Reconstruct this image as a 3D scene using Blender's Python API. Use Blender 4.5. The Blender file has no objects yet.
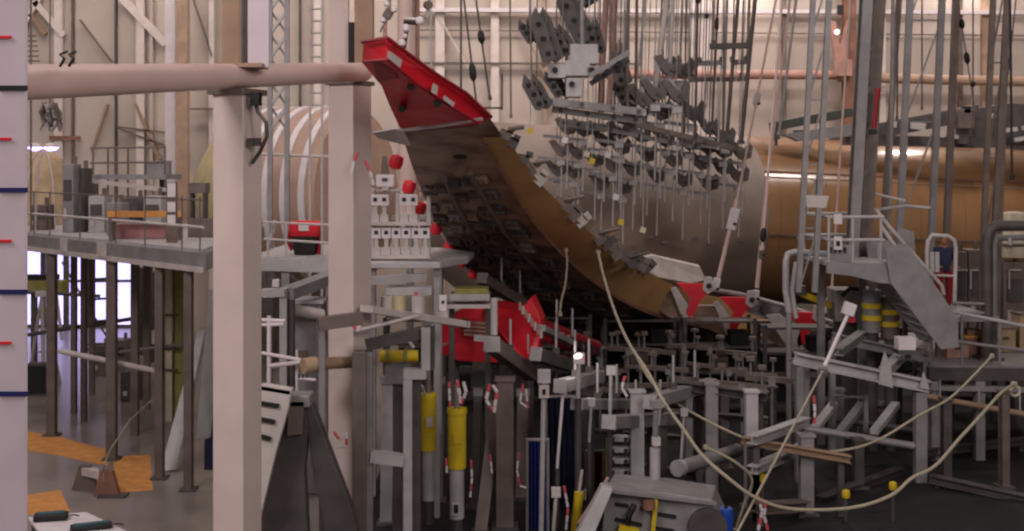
import bpy, math, random
from mathutils import Vector, Matrix
random.seed(7)
S = bpy.context.scene
COL = S.collection
F, CX, HY, CH = 1236.0, 512.0, 170.0, 6.0       # focal length in px, principal column and row, eye height
CEIL = 19.0
V = Vector
def P(px, py, Y): return V(((px-CX)/F*Y, Y, CH-(py-HY)/F*Y))
def G(px, py, z=0.0):                              # pixel to a point at height z
    Y = (CH-z)*F/(py-HY); return V(((px-CX)/F*Y, Y, z))
def lin(c): c /= 255.0; return c/12.92 if c <= .04045 else ((c+.055)/1.055)**2.4

# ---------------------------------------------------------------- materials
MATS = {}
def mat(name, rgb, rough=.6, metal=0., var=.12, scale=3., bump=0., emit=0., spec=.4, second=None, coat=0.):
    if name in MATS: return MATS[name]
    m = bpy.data.materials.new(name); m.use_nodes = True
    nt = m.node_tree; b = nt.nodes['Principled BSDF']
    c = tuple(lin(v) for v in rgb)
    d = tuple(max(0, v*(1-var*2.2)) for v in c) if second is None else tuple(lin(v) for v in second)
    tc = nt.nodes.new('ShaderNodeTexCoord'); nz = nt.nodes.new('ShaderNodeTexNoise')
    nz.inputs['Scale'].default_value = scale; nz.inputs['Detail'].default_value = 5
    rp = nt.nodes.new('ShaderNodeValToRGB')
    rp.color_ramp.elements[0].position = .36; rp.color_ramp.elements[1].position = .62
    rp.color_ramp.elements[0].color = (*d, 1); rp.color_ramp.elements[1].color = (*c, 1)
    nt.links.new(tc.outputs['Object'], nz.inputs['Vector']); nt.links.new(nz.outputs['Fac'], rp.inputs['Fac'])
    nt.links.new(rp.outputs['Color'], b.inputs['Base Color'])
    b.inputs['Roughness'].default_value = rough; b.inputs['Metallic'].default_value = metal
    b.inputs['Specular IOR Level'].default_value = spec
    b.inputs['Coat Weight'].default_value = coat; b.inputs['Coat Roughness'].default_value = .15
    if bump:
        bn = nt.nodes.new('ShaderNodeBump'); bn.inputs['Strength'].default_value = bump
        nt.links.new(nz.outputs['Fac'], bn.inputs['Height']); nt.links.new(bn.outputs['Normal'], b.inputs['Normal'])
    if emit:
        b.inputs['Emission Color'].default_value = (*c, 1); b.inputs['Emission Strength'].default_value = emit
    MATS[name] = m; return m
M = dict(
 wall=mat('cream cladding', (184,170,160), .8, var=.06, scale=.6),
 walltrim=mat('pale steel trim', (206,192,186), .6, var=.05),
 white=mat('white paint', (210,200,202), .5, var=.04),
 offwhite=mat('worn white paint', (186,176,172), .55, var=.08),
 lilac=mat('pale lilac paint', (194,180,188), .6, var=.04),
 column=mat('pink cream column paint', (198,180,174), .55, var=.05, scale=1.5),
 tan=mat('tan steel paint', (166,138,118), .6, var=.1),
 rust=mat('rust brown primer', (136,96,80), .65, var=.15),
 pink=mat('pink primer', (172,130,118), .6, var=.12),
 grey=mat('mid grey steel', (138,134,134), .5, metal=.2, var=.1),
 lgrey=mat('light grey steel', (172,168,168), .5, metal=.1, var=.08),
 dgrey=mat('dark grey steel', (84,78,76), .55, metal=.2, var=.15),
 brownsteel=mat('brown grey steel', (112,98,92), .55, metal=.2, var=.12),
 black=mat('black rubber', (26,24,25), .6, var=.1),
 saddlegrey=mat('saddle grey steel', (104,97,94), .55, metal=.2, var=.15),
 floor=mat('grey concrete', (130,120,114), .28, var=.12, scale=.7, spec=.5),
 orange=mat('orange floor paint', (204,140,72), .6, var=.12, scale=4),
 bed=mat('painted shade slab', (20,17,16), .8, var=.2, scale=2),  # near-black colour standing in for the shade under the rig
 ceil=mat('ceiling sheet', (150,140,135), .8),
 gold=mat('golden primer', (148,110,76), .28, var=.1, scale=.5, coat=.9),
 goldmatte=mat('matte ochre primer', (196,154,104), .6, var=.1, scale=.8),
 greyskin=mat('dusty grey brown skin', (138,122,112), .55, var=.12, scale=.7, second=(108,94,85)),
 skin=mat('brown lower skin', (160,136,116), .5, var=.2, scale=1.6, second=(104,80,66)),
 red=mat('red paint', (214,30,48), .45, var=.1, scale=2),
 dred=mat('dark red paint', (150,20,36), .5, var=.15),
 yellow=mat('yellow paint', (204,176,30), .5, var=.12),
 pinkred=mat('faded red plastic', (205,84,92), .5),
 blue=mat('blue cloth', (30,44,120), .8, var=.15),
 navy=mat('navy cloth', (24,28,56), .85, var=.15),
 rope=mat('beige rope', (166,156,136), .8, var=.1, scale=20),
 olive=mat('olive green paint', (140,136,72), .6, var=.12),
 lime=mat('yellow green primer', (186,172,132), .5, var=.08),
 brownpipe=mat('brown pipe paint', (150,122,100), .5, var=.08),
 canvas=mat('tan canvas', (170,146,116), .8, var=.12),
 cream=mat('cream drum', (200,188,164), .5, var=.06),
 hair=mat('dark hair', (30,22,20), .7), face=mat('face skin', (150,104,84), .6),
 bluetop=mat('blue work shirt', (46,46,78), .8),
 tube=mat('pale pink pipe paint', (206,178,170), .45, var=.06, scale=1.2),
 chrome=mat('bright metal', (210,205,205), .25, metal=.9, var=.05),
 glow=mat('daylight pane', (196,186,255), .3, emit=1.9, var=.02, scale=1.0),
 lampglow=mat('lamp glow', (206,180,255), .3, emit=3, var=0),
 warmglow=mat('small lamp glow', (255,215,215), .3, emit=3, var=0),
)

# ---------------------------------------------------------------- mesh builder
class MB:
    def __init__(s): s.v = []; s.f = []; s.mi = []; s.cur = 0
    def add(s, vs, fs):
        o = len(s.v); s.v += [V(x) for x in vs]
        for f in fs: s.f.append([i+o for i in f]); s.mi.append(s.cur)
        return s
    def box(s, c, sx, sy, sz, R=None):
        c = V(c); R = R or Matrix.Identity(3); vs = []
        for z in (-1,1):
            for x, y in ((-1,-1),(1,-1),(1,1),(-1,1)): vs.append(c + R @ V((x*sx/2, y*sy/2, z*sz/2)))
        return s.add(vs, [(3,2,1,0),(4,5,6,7),(0,1,5,4),(1,2,6,5),(2,3,7,6),(3,0,4,7)])
    def frame(s, a, b, up=V((0,0,1))):
        d = (b-a).normalized()
        if abs(d.dot(up)) > .97: up = V((0,1,0)) if abs(d.z) > .9 else V((0,0,1))
        u = d.cross(up).normalized(); w = u.cross(d).normalized(); return d, u, w
    def bar(s, a, b, w, h, up=V((0,0,1))):          # w across, h along up
        a, b = V(a), V(b); d, u, n = s.frame(a, b, up); vs = []
        for p in (a, b):
            for x, y in ((-1,-1),(1,-1),(1,1),(-1,1)): vs.append(p + u*x*w/2 + n*y*h/2)
        return s.add(vs, [(3,2,1,0),(4,5,6,7),(0,1,5,4),(1,2,6,5),(2,3,7,6),(3,0,4,7)])
    def ibeam(s, a, b, w, h, t=None, up=V((0,0,1))):
        a, b = V(a), V(b); t = t or h*.14; d, u, n = s.frame(a, b, up)
        s.bar(a+n*(h/2-t/2), b+n*(h/2-t/2), w, t, up); s.bar(a-n*(h/2-t/2), b-n*(h/2-t/2), w, t, up)
        return s.bar(a, b, t*.8, h-2*t, up)
    def tube(s, a, b, r, r1=None, n=12):
        a, b = V(a), V(b); r1 = r if r1 is None else r1; d, u, w = s.frame(a, b); vs = []
        for p, q in ((a, r), (b, r1)):
            for i in range(n):
                t = 2*math.pi*i/n; vs.append(p + u*math.cos(t)*q + w*math.sin(t)*q)
        return s.add(vs, [tuple(range(n))[::-1], tuple(range(n, 2*n))] + [(i, (i+1)%n, n+(i+1)%n, n+i) for i in range(n)])
    def path(s, pts, r, n=8):
        pts = [V(p) for p in pts]; vs = []; k = len(pts); u = None
        for i, p in enumerate(pts):
            d = (pts[min(i+1,k-1)] - pts[max(i-1,0)]).normalized()
            if u is None: u = d.cross(V((.13,.9,.31))).normalized()
            u = (u - d*u.dot(d)).normalized(); w = d.cross(u)
            for j in range(n):
                t = 2*math.pi*j/n; vs.append(p + u*math.cos(t)*r + w*math.sin(t)*r)
        fs = [tuple(range(n))[::-1], tuple(range((k-1)*n, k*n))]
        for i in range(k-1):
            for j in range(n): fs.append((i*n+j, i*n+(j+1)%n, (i+1)*n+(j+1)%n, (i+1)*n+j))
        return s.add(vs, fs)
    def prism(s, pts, off):
        pts = [V(p) for p in pts]; off = V(off); n = len(pts)
        return s.add(pts + [p+off for p in pts], [tuple(range(n)), tuple(range(n, 2*n))[::-1]] + [((i+1)%n, i, n+i, n+(i+1)%n) for i in range(n)])
    def loft(s, secs, cap=True, closed=True):
        n = len(secs[0]); vs = [V(p) for c in secs for p in c]; fs = []
        for i in range(len(secs)-1):
            for j in range(n if closed else n-1): fs.append((i*n+j, i*n+(j+1)%n, (i+1)*n+(j+1)%n, (i+1)*n+j))
        if cap and closed: fs += [tuple(range(n))[::-1], tuple(range((len(secs)-1)*n, len(secs)*n))]
        return s.add(vs, fs)
    def lathe(s, c, prof, n=24, axis=V((0,0,1)), a0=0, a1=2*math.pi):
        c = V(c); axis = V(axis).normalized(); t = V((0,0,1)) if abs(axis.z) < .9 else V((0,1,0))
        u = axis.cross(t).normalized(); w = u.cross(axis); full = abs(a1-a0-2*math.pi) < 1e-6; secs = []
        m = n if full else n+1
        for r, h in prof:
            secs.append([c + axis*h + (u*math.cos(a0+(a1-a0)*i/n) + w*math.sin(a0+(a1-a0)*i/n))*max(r,1e-4) for i in range(m)])
        return s.loft(secs, full, full)
    def build(s, name, m, parent=None, smooth=False, bevel=0.):
        lo = V([min(v[i] for v in s.v) for i in range(3)]); hi = V([max(v[i] for v in s.v) for i in range(3)])
        o = V(((lo.x+hi.x)/2, (lo.y+hi.y)/2, lo.z))
        me = bpy.data.meshes.new(name); me.from_pydata([v-o for v in s.v], [], s.f)
        for mm in (m if isinstance(m, (list, tuple)) else [m]): me.materials.append(mm if not isinstance(mm, str) else M[mm])
        for p, i in zip(me.polygons, s.mi): p.material_index = i; p.use_smooth = smooth
        me.update()
        import bmesh
        bm = bmesh.new(); bm.from_mesh(me); bmesh.ops.recalc_face_normals(bm, faces=bm.faces); bm.to_mesh(me); bm.free()
        if smooth:
            try: me.set_sharp_from_angle(angle=math.radians(40))
            except Exception: pass
        ob = bpy.data.objects.new(name, me); COL.objects.link(ob)
        ob['w'] = list(o)
        if parent: ob.parent = parent; ob.location = o - V(parent['w'])
        else: ob.location = o
        if bevel:
            b = ob.modifiers.new('bevel', 'BEVEL'); b.width = bevel; b.segments = 2; b.limit_method = 'ANGLE'
        return ob
def thing(name, label, cat, loc, group=None):
    o = bpy.data.objects.new(name, None); COL.objects.link(o); o.location = loc; o['w'] = list(loc); o.empty_display_size = .1
    o['label'] = label; o['category'] = cat
    if group: o['group'] = group
    return o
def tag(o, label, cat, group=None, kind=None):
    o['label'] = label; o['category'] = cat
    if group: o['group'] = group
    if kind: o['kind'] = kind
    return o
def struct(o): o['kind'] = 'structure'; return o
def dup(root, loc, label, rz=None):
    r = root.copy(); COL.objects.link(r); r.location = loc; r['label'] = label
    if rz is not None: r.rotation_euler.z = rz
    for ch in list(root.children):
        c = ch.copy(); COL.objects.link(c); c.parent = r
        for g in ch.children:
            d = g.copy(); COL.objects.link(d); d.parent = c
    return r
def px2m(n, Y): return n*Y/F

# ================================================================ THE HALL
WB = 47.0
struct(MB().box((5,23.5,-.1), 76, 57, .2).build('floor', 'floor'))
struct(MB().box((5,23.5,CEIL+.1), 76, 57, .2).build('ceiling', 'ceil'))
wx0, wx1, wz = P(20,0,WB).x, P(134,0,WB).x, P(0,243,WB).z
w = MB(); w.box(((wx1+43)/2, WB+.15, CEIL/2), 43-wx1, .3, CEIL); w.box(((wx0-33)/2, WB+.15, CEIL/2), wx0+33, .3, CEIL)
w.box(((wx0+wx1)/2, WB+.15, (CEIL+wz)/2), wx1-wx0, .3, CEIL-wz)
struct(w.build('wall_back', 'wall'))
struct(MB().box((-33.15,23.5,CEIL/2), .3, 57, CEIL).build('wall_left', 'wall'))
struct(MB().box((43.15,23.5,CEIL/2), .3, 57, CEIL).build('wall_right', 'wall'))
# glazed door band low in the back wall
nwin = 5
for i in range(nwin):
    a = wx0+(wx1-wx0)*i/nwin; b = wx0+(wx1-wx0)*(i+1)/nwin
    fr = MB()
    for x in (a+.05, b-.05): fr.box((x, WB+.1, wz/2), .1, .16, wz)
    for z in (.06, wz*.55, wz-.06): fr.box(((a+b)/2, WB+.1, z), b-a-.2, .14, .1)
    fo = struct(fr.build('window_%d' % (i+1), 'dgrey'))
    pn = MB().box(((a+b)/2, WB+.16, wz/2), b-a-.1, .03, wz-.1).build('pane', 'glow', fo)
# wall trims: ledges, girts, pilasters and braces standing off the cladding
tn = [0]
def trim(mb, m):
    tn[0] += 1; return struct(mb.build('trim_%d' % tn[0], m))
def vtrim(x, wpx, m, Y=46.8, y0=None, y1=None, d=.22):
    z1 = CEIL if y0 is None else P(0,y0,Y).z; z0 = 0 if y1 is None else P(0,y1,Y).z
    return trim(MB().box((P(x,0,Y).x, Y, (z0+z1)/2), px2m(wpx,Y), d, z1-z0), m)
def dtrim(x0, y0, x1, y1, wpx, m, Y=46.7):
    return trim(MB().bar(P(x0,y0,Y), P(x1,y1,Y), .15, px2m(wpx,Y), V((0,0,1))), m)
for x, wp, m in ((73,1.6,'brownsteel'),(116,1.4,'dgrey'),(141,8,'walltrim'),(152,3,'wall'),(59,8,'walltrim'),(212,5,'walltrim'),
                 (228,6,'walltrim'),(300,1.6,'dgrey'),(318,7,'walltrim'),(440,9,'walltrim'),(495,8,'walltrim'),(545,3,'tan'),(700,22,'walltrim'),
                 (784,4,'brownsteel'),(880,10,'walltrim'),(960,4,'brownsteel'),(985,7,'tan')):
    vtrim(x, wp, m, y1=250 if x < 170 else None)
vtrim(171, 10, 'white', Y=43.2, y1=None); vtrim(183, 11, 'tan', Y=42.8, d=.4)
for a in ((122,-2,166,44,8,'walltrim'),(35,2,64,36,6,'walltrim'),(16,38,50,-20,5,'walltrim'),(30,14,46,34,4,'brownpipe'),(190,-10,212,56,1.5,'brownsteel'),
          (108,104,92,152,2.2,'brownpipe'),(136,104,160,160,3,'brownpipe'),(118,127,178,134,2,'brownsteel'),(118,128,190,155,1.6,'brownsteel'),
          (80,20,112,62,1.4,'brownsteel'),(435,10,470,70,1.4,'walltrim'),(520,20,560,110,1.5,'tan'),(50,138,80,138,4,'rust')):
    dtrim(*a)
trim(MB().bar(P(405,10,46.6), P(1060,13,46.6), .3, px2m(4,46.6)), 'white')
trim(MB().bar(P(405,63,46.7), P(640,64,46.7), .2, px2m(1.8,46.7)), 'brownsteel')
trim(MB().tube(P(600,74,46), P(838,75,46), px2m(4.6,46)), 'pink')
trim(MB().tube(P(838,77,46), P(1080,83,46), px2m(5,46)), 'tan')
trim(MB().bar(P(405,30,46.75), P(1080,36,46.75), .1, px2m(1,46.7)), 'brownsteel')
trim(MB().bar(P(150,188,46.6), P(480,192,46.6), .2, px2m(2,46.6)), 'brownsteel')
trim(MB().bar(P(186,109,46.5), P(214,109,46.5), .2, px2m(1.6,46)), 'brownsteel')

# ================================================================ FOREGROUND COLUMNS, RULER, PIPE
def rotcol(mb, pxe, Y, wl, z0, z1, th):        # square column whose near corner sits at column pxe
    R = Matrix.Rotation(-th, 3, 'Z'); w_ = wl
    e = P(pxe, 0, Y); dl = R @ V((-1,0,0)); dr = R @ V((0,1,0))      # left face and right face run back from the corner
    c = e + (dl + dr)*w_/2
    return mb.box((c.x, c.y, (z0+z1)/2), w_, w_, z1-z0, R), c, R
YA = 15.0; wA = px2m(30,YA)/math.cos(math.radians(32))
tA = thing('steel_column', 'thick cream steel column left of centre with the pipe brace crossing its top', 'column', (P(238,0,YA+.2).x, YA+.2, 0), 'foreground building columns')
mb, cA, RA = rotcol(MB(), 243, YA, wA, 0.0, P(0,93,YA).z, math.radians(20)); mb.build('lower_shaft', 'column', tA, bevel=.012)
MB().box((cA.x, cA.y, P(0,91,YA).z), wA*1.22, wA*1.22, .07, RA).build('cap_plate', 'brownsteel', tA)
MB().box((P(252,0,YA).x+.05, cA.y-wA*.66, P(0,99,YA).z), .12, .08, .16, RA).build('clip', 'black', tA)
zp = P(0,66,YA).z
MB().box((P(252,0,YA).x+.03, cA.y-.02, (zp+CEIL)/2), px2m(21,YA), .05, CEIL-zp).build('upper_flange', 'lilac', tA)
MB().box((P(226,0,YA).x, cA.y+.18, (zp+CEIL)/2), px2m(24,YA), .1, CEIL-zp).build('upper_web', 'brownpipe', tA)
MB().box((P(238,0,YA).x, cA.y+.1, (zp+CEIL)/2), px2m(5,YA), .06, CEIL-zp).build('slot_plate', 'dgrey', tA)
MB().box((P(238,0,YA).x, cA.y, P(0,66,YA).z+.02), .55, .4, .05).build('seat_plate', 'brownpipe', tA)
YB = 18.6; wB = px2m(25,YB)/math.cos(math.radians(37))
tB = thing('steel_column', 'cream steel column just left of the red wingtip', 'column', (P(350,0,YB+.2).x, YB+.2, 0), 'foreground building columns')
mb, cB, RB = rotcol(MB(), 353, YB, wB, 0, P(0,84,YB).z, math.radians(29.6)); mb.build('lower_shaft', 'column', tB, bevel=.012)
MB().box((cB.x, cB.y, P(0,82,YB).z), wB*1.15, wB*1.15, .06, RB).build('cap_plate', 'brownsteel', tB)
zq = P(0,66,YB).z
MB().box((P(362,0,YB).x, cB.y, (zq+CEIL)/2), px2m(18,YB), .3, CEIL-zq).build('upper_flange', 'brownpipe', tB)
MB().box((P(335,0,YB).x, cB.y+.1, (zq+CEIL)/2), px2m(20,YB), .12, CEIL-zq).build('upper_web', 'column', tB)
MB().box((P(349,0,YB).x, cB.y-.02, (P(0,20,YB).z+zq)/2), px2m(6,YB), .06, P(0,20,YB).z-zq).build('slot_plate', 'black', tB)
MB().box((P(350,0,YB).x, cB.y, zq+.02), .6, .4, .05).build('seat_plate', 'brownpipe', tB)
t = thing('brace_pipe', 'fat horizontal cream pipe running between the two foreground columns', 'pipe', P(200,90,14))
MB().tube(P(-30,84,11), P(364,72,18.7), .172, .14, 28).build('pipe', 'tube', t, smooth=True)
for x, Y in ((62,11.6),(71,11.7)):
    c = P(x,62,Y); MB().path([c+V((-.02,0,-.04)), c+V((.03,-.02,.03)), c+V((-.02,0,.07)), c+V((.05,0,.1))], .014, 6).build('clamp', 'black', t)
# ruler board
YR = 7.0
t = thing('ruler_board', 'white vertical measuring board with blue and red ticks at the left edge', 'ruler', (P(2,0,YR).x, YR+.06, 0))
MB().box((P(-2,0,YR).x, YR+.025, 4.2), px2m(55,YR), .03, 8.4).build('board', 'lilac', t, bevel=.01)
for i in range(6):
    y = 88+102*i-204
    MB().box((P(13,0,YR).x, YR+.006, P(0,y,YR).z), px2m(28,YR), .012, px2m(4.6 if i != 2 else 5,YR)).build('blue_tick', mat('tick blue', (22,26,92), .6) if i != 2 else 'black', t)
    if i < 6: MB().box((P(2,0,YR).x, YR+.006, P(0,y-51,YR).z), px2m(18,YR), .012, px2m(2.6,YR)).build('red_tick', 'red', t)

# ================================================================ LEFT MEZZANINE
ZT, ZB = 4.55, 4.15
c0, c1 = V((P(10,0,29.6).x, 29.6, 0)), V((P(203,0,22.6).x, 22.6, 0))
c2, c3 = V((P(262,0,33).x, 33, 0)), V((P(10,0,34.5).x-1, 34.5, 0))
t = thing('mezzanine', 'grey raised walkway deck on steel posts at the left', 'platform', (c0+c1)/2)
MB().prism([V((c.x,c.y,ZT-.06)) for c in (c0,c1,c2,c3)], (0,0,.06)).build('deck_plate', 'lgrey', t)
MB().bar(V((c0.x,c0.y,(ZT+ZB)/2-.03)), V((c1.x,c1.y,(ZT+ZB)/2-.03)), .12, ZT-ZB-.06).build('front_beam', 'grey', t)
MB().bar(V((c1.x,c1.y+.1,(ZT+ZB)/2-.03)), V((c2.x,c2.y,(ZT+ZB)/2-.03)), .12, ZT-ZB-.06).build('side_beam', 'grey', t)
MB().bar(V((c0.x,c0.y-.09,ZB+.03)), V((c1.x,c1.y-.09,ZB+.03)), .06, .1).build('edge_angle', 'offwhite', t)
def onedge(px):                                     # point of the deck's front edge seen in column px
    lo, hi = 0., 1.
    for _ in range(30):
        m_ = (lo+hi)/2; q = c0.lerp(c1, m_)
        if CX+F*q.x/q.y < px: lo = m_
        else: hi = m_
    return c0.lerp(c1, (lo+hi)/2)
for px, wp in ((50,8.5),(110,9.5),(158,8),(187,8)):
    q = onedge(px); MB().box((q.x, q.y+.12, ZB/2), px2m(wp,q.y), .2, ZB).build('post', 'brownsteel', t, bevel=.01)
    MB().box((q.x, q.y+.12, .02), px2m(wp,q.y)+.14, .34, .04).build('foot_plate', 'dgrey', t)
for px, Y, wp in ((74,30.5,5),(84,29.5,5),(92,33,5),(135,28,7),(147,31,6)):
    MB().box((P(px,0,Y).x, Y, (ZT-.06)/2), px2m(wp,Y), .16, ZT-.06).build('post', 'brownsteel', t)
for px in (34,50,80,116,145,182,200):
    q = onedge(px); MB().tube(V((q.x,q.y,ZT-.05)), V((q.x,q.y,ZT+.96)), .016).build('rail_post', 'brownsteel', t)
for h, m_ in ((.5,'offwhite'),(1.0,'brownsteel')):
    MB().tube(V((c0.x,c0.y,ZT+h-.05)), V((c1.x,c1.y,ZT+h-.1)), .028 if h == .5 else .015).build('guard_rail', m_, t)
for px, wp in ((66,14),(104,18)):
    q = onedge(px); MB().box((q.x, q.y-.14, ZT-.2), px2m(wp,q.y), .05, .3, Matrix.Rotation(math.atan2(c1.y-c0.y, c1.x-c0.x), 3, 'Z')).build('sign_plate', 'offwhite', t)
for a, b, m_, r in (((60,351,27),(156,371,25.5),'offwhite',.06),((20,336,31),(137,318,30.5),'dgrey',.05),((120,352,30),(200,342,29),'grey',.04),((27,292,36),(100,296,36),'dgrey',.05)):
    MB().tube(P(*a), P(*b), r).build('cross_pipe', m_, t)
# storey column pale/olive under the deck
t = thing('concrete_column', 'pale and olive striped square column under the left walkway', 'column', (P(172,0,29.8).x, 29.8, 0))
MB().box((P(169,0,29.6).x, 29.6, ZB/2), px2m(9,29.6), .3, ZB).build('shaft', 'cream', t)
MB().box((P(179,0,29.6).x+.02, 29.7, ZB/2), px2m(9,29.6), .3, ZB).build('olive_shaft', 'olive', t)
for y in (315,349,370): MB().bar(P(165,y,29.4), P(178,y,29.4), .06, .04).build('band', 'dgrey', t)
# upper gallery and its machinery on the deck
tg = thing('inspection_gallery', 'small grey inspection gallery with pipe railings standing on the left walkway', 'platform', (P(128,0,30).x, 30, ZT))
Yg = 30.0; zg = P(0,177,Yg).z
MB().box((P(128,0,Yg).x, Yg+.7, zg), px2m(76,Yg), 1.5, .12).build('deck_plate', 'grey', tg)
for px in (93,108,117,128,145,165):
    MB().tube(V((P(px,0,Yg).x, Yg, ZT)), V((P(px,0,Yg).x, Yg, P(0,148,Yg).z)), .025).build('rail_post', 'brownsteel', tg)
for y in (148,163): MB().tube(P(90,y,Yg), P(166,y-1,Yg), .025).build('guard_rail', 'brownsteel', tg)
MB().bar(P(92,181,Yg-.1), P(166,190,Yg-.1), .08, .1).build('front_beam', 'offwhite', tg)
for px in (95,163): MB().box((P(px,0,Yg+1.3).x, Yg+1.3, (ZT+zg)/2), .14, .14, zg-ZT).build('leg', 'dgrey', tg)
MB().box((P(157,0,Yg).x, Yg+.2, P(0,172,Yg).z+.1), .5, .4, .35).build('cable_box', 'grey', tg)
def machine(x0, x1, ytop, Y, m, label, name='machine_cabinet', cat='machine', z0=ZT, extra='panel'):
    zt = P(0,ytop,Y).z; a, b = P(x0,0,Y).x, P(x1,0,Y).x
    t = thing(name, label, cat, ((a+b)/2, Y+.3, z0))
    h = zt-z0; MB().box(((a+b)/2, Y+.3, z0+h/2), b-a, .55, h).build('body', m, t, bevel=.015)
    MB().box(((a+b)/2, Y+.01, z0+h*.62), (b-a)*.7, .05, h*.3).build(extra, 'dgrey', t)
    MB().box(((a+b)/2-(b-a)*.22, Y+.01, z0+h*.28), (b-a)*.22, .05, h*.15).build('switch', 'offwhite', t)
    MB().tube(V(((a+b)/2+(b-a)*.25, Y+.3, zt)), V(((a+b)/2+(b-a)*.25, Y+.3, zt+.18)), .05).build('stub_pipe', 'brownsteel', t)
    return t
for a in ((62,73,164,28.5,'grey','grey switch cabinet at the left end of the gallery'),(74,84,168,28.9,'dgrey','dark cabinet with black door beside the gallery ladder'),
          (88,104,196,28.6,'lgrey','light grey low pump box under the gallery left end'),(106,121,203,27.4,'grey','squat grey pump unit behind the walkway rail'),
          (123,141,198,28.8,'dgrey','dark hydraulic unit under the gallery middle'),(143,161,196,28.2,'lgrey','light grey hydraulic unit under the gallery right end'),
          (30,46,205,29.8,'brownsteel','brown low cabinet beside the tan dome')): machine(*a)
t = thing('orange_beam', 'orange yellow lifting beam lying across the left walkway', 'beam', P(148,226,25.5))
MB().bar(P(108,214,25.5), P(182,214,25.5), .12, px2m(6,25.5)).build('beam', 'orange', t)
for px in (112,178): MB().box((P(px,0,25.5).x, 25.5, (P(0,217,25.5).z+ZT)/2), .08, .2, P(0,217,25.5).z-ZT).build('leg', 'brownsteel', t)
b = MB().box((P(140,0,26).x, 26.2, ZT+.16), px2m(52,26), .5, .32).build('tool_chest', mat('dusky pink paint', (150,104,104), .6), bevel=.02); tag(b, 'low dusky pink tool chest under the orange beam', 'chest')
t = thing('notice_post', 'grey post with two white notices at the right of the left walkway', 'post', (P(172,0,24.6).x,24.6,ZT))
MB().box((P(172,0,24.6).x, 24.6, (ZT+P(0,182,24.6).z)/2), px2m(10,24.6), .1, P(0,182,24.6).z-ZT).build('post', 'brownsteel', t)
for y in (190,207,220): MB().box((P(171,0,24.5).x, 24.53, P(0,y,24.5).z), px2m(8,24.5), .02, px2m(10 if y != 190 else 14,24.5)).build('notice', 'white', t)
t = thing('stool_crate', 'dark box on a small stand at the right end of the left walkway', 'crate', (P(200,0,27).x, 27, ZT))
MB().box((P(199,0,27).x, 27, P(0,188,27).z), px2m(17,27), .4, .22).build('box', 'brownsteel', t)
for dx in (-.14,.14): MB().box((P(199,0,27).x+dx, 27, (ZT+P(0,192,27).z)/2), .05, .3, P(0,192,27).z-ZT).build('leg', 'dgrey', t)
MB().box((P(201,0,26.7).x, 26.9, ZT+.2), px2m(24,26.7), .6, .4).build('lower_cabinet', 'brownsteel', t)
# tan dome and work lights
t = thing('domed_cover', 'tan canvas domed cover behind the twin work lights', 'cover', P(44,210,33))
MB().lathe(V((P(42,0,33).x, 33, ZT)), [(.95,0),(.92,.4),(.75,1.2),(.5,1.75),(.2,1.98),(.01,2.02)], 24).build('canvas', 'canvas', t, smooth=True)
for k in range(3): MB().path([V((P(42,0,33).x+math.sin(-.9+k*.8)*r, 33-math.cos(-.9+k*.8)*r, ZT+h)) for r, h in ((.97,0),(.94,.4),(.77,1.2),(.52,1.76),(.2,2.0))], .02, 6).build('rib', 'offwhite', t)
t = thing('work_light', 'twin lilac white work lights on a forked stand left of the gallery', 'lamp', (P(42,0,29).x, 29, ZT+.0))
MB().path([V((P(30,0,29).x,29.3,ZT)), P(38,165,29), P(43,152,29), P(46,148,29)], .03, 8).build('pole', 'offwhite', t)
MB().tube(P(33,150,29), P(54,150,29), .022).build('crossbar', 'offwhite', t)
for px in (35,51):
    q = P(px,147,29); h = MB().lathe(q, [(.02,.1),(.1,.09),(.17,.03),(.17,-.0),(.02,-.0)], 16).build('lamp_head', 'offwhite', t)
    MB().lathe(q, [(.02,-.1),(.1,-.08),(.165,-.03),(.165,0),(.02,0)], 16).build('lens', 'lampglow', h)
t = thing('cable_bundle', 'grey tangled cable bundle hanging under the pipe at far left', 'cables', P(50,104,32))
for k in range(5):
    rr = random.Random(k); MB().path([P(42+k*4+rr.uniform(-4,4), y, 32+rr.uniform(-.2,.2)) for y in (103,110,117,124,130,122,112,106,114,120)], .05, 6).build('cable', 'grey' if k % 2 else 'brownsteel', t)
MB().tube(P(50,104,32), V((P(50,0,32).x,32,CEIL)), .02).build('drop_line', 'brownsteel', t)
# machines standing on the floor below the walkway
for a in ((92,106,346,36,'brownsteel','low grey brown machine on the floor behind the walkway posts'),(112,126,340,37,'grey','grey floor cabinet beside the windows'),
          (131,148,268,40,'dgrey','tall dark cabinet right of the windows'),(149,165,272,38.5,'dgrey','tall dark cabinet behind the striped column'),
          (120,138,372,32,'dgrey','low dark floor cabinet under the pale cross pipe')): machine(*a[:3], a[3], a[4], a[5], 'machine_cabinet', 'machine', 0.0)
t = thing('olive_hoist', 'olive green beam hoist in front of the windows under the walkway', 'hoist', G(44,346))
q = P(44,287,38); MB().box(q, px2m(44,38), .5, px2m(13,38)).build('beam', 'olive', t, bevel=.02); MB().box((q.x-.3,38,(q.z-.1)/2), .16,.16,q.z-.1).build('mast', 'dgrey', t)
MB().box(P(40,277,38), px2m(36,38), .3, px2m(5,38)).build('top_rail', 'black', t); MB().tube(P(56,292,37.8), P(62,340,37.8), .05).build('brace', 'offwhite', t)
t = thing('white_tripod', 'thin white tripod in front of the windows beside the measuring board', 'tripod', G(42,382))
for dx, dy in ((-14,.3),(2,-.4),(18,.4)): MB().tube(P(42,296,34), G(42+dx,386-dy*8), .05).build('leg', 'offwhite', t)
MB().box(P(42,294,34), .3,.2,.14).build('head', 'white', t); MB().tube(P(34,352,34), P(54,352,34), .02).build('spreader', 'grey', t)
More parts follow.
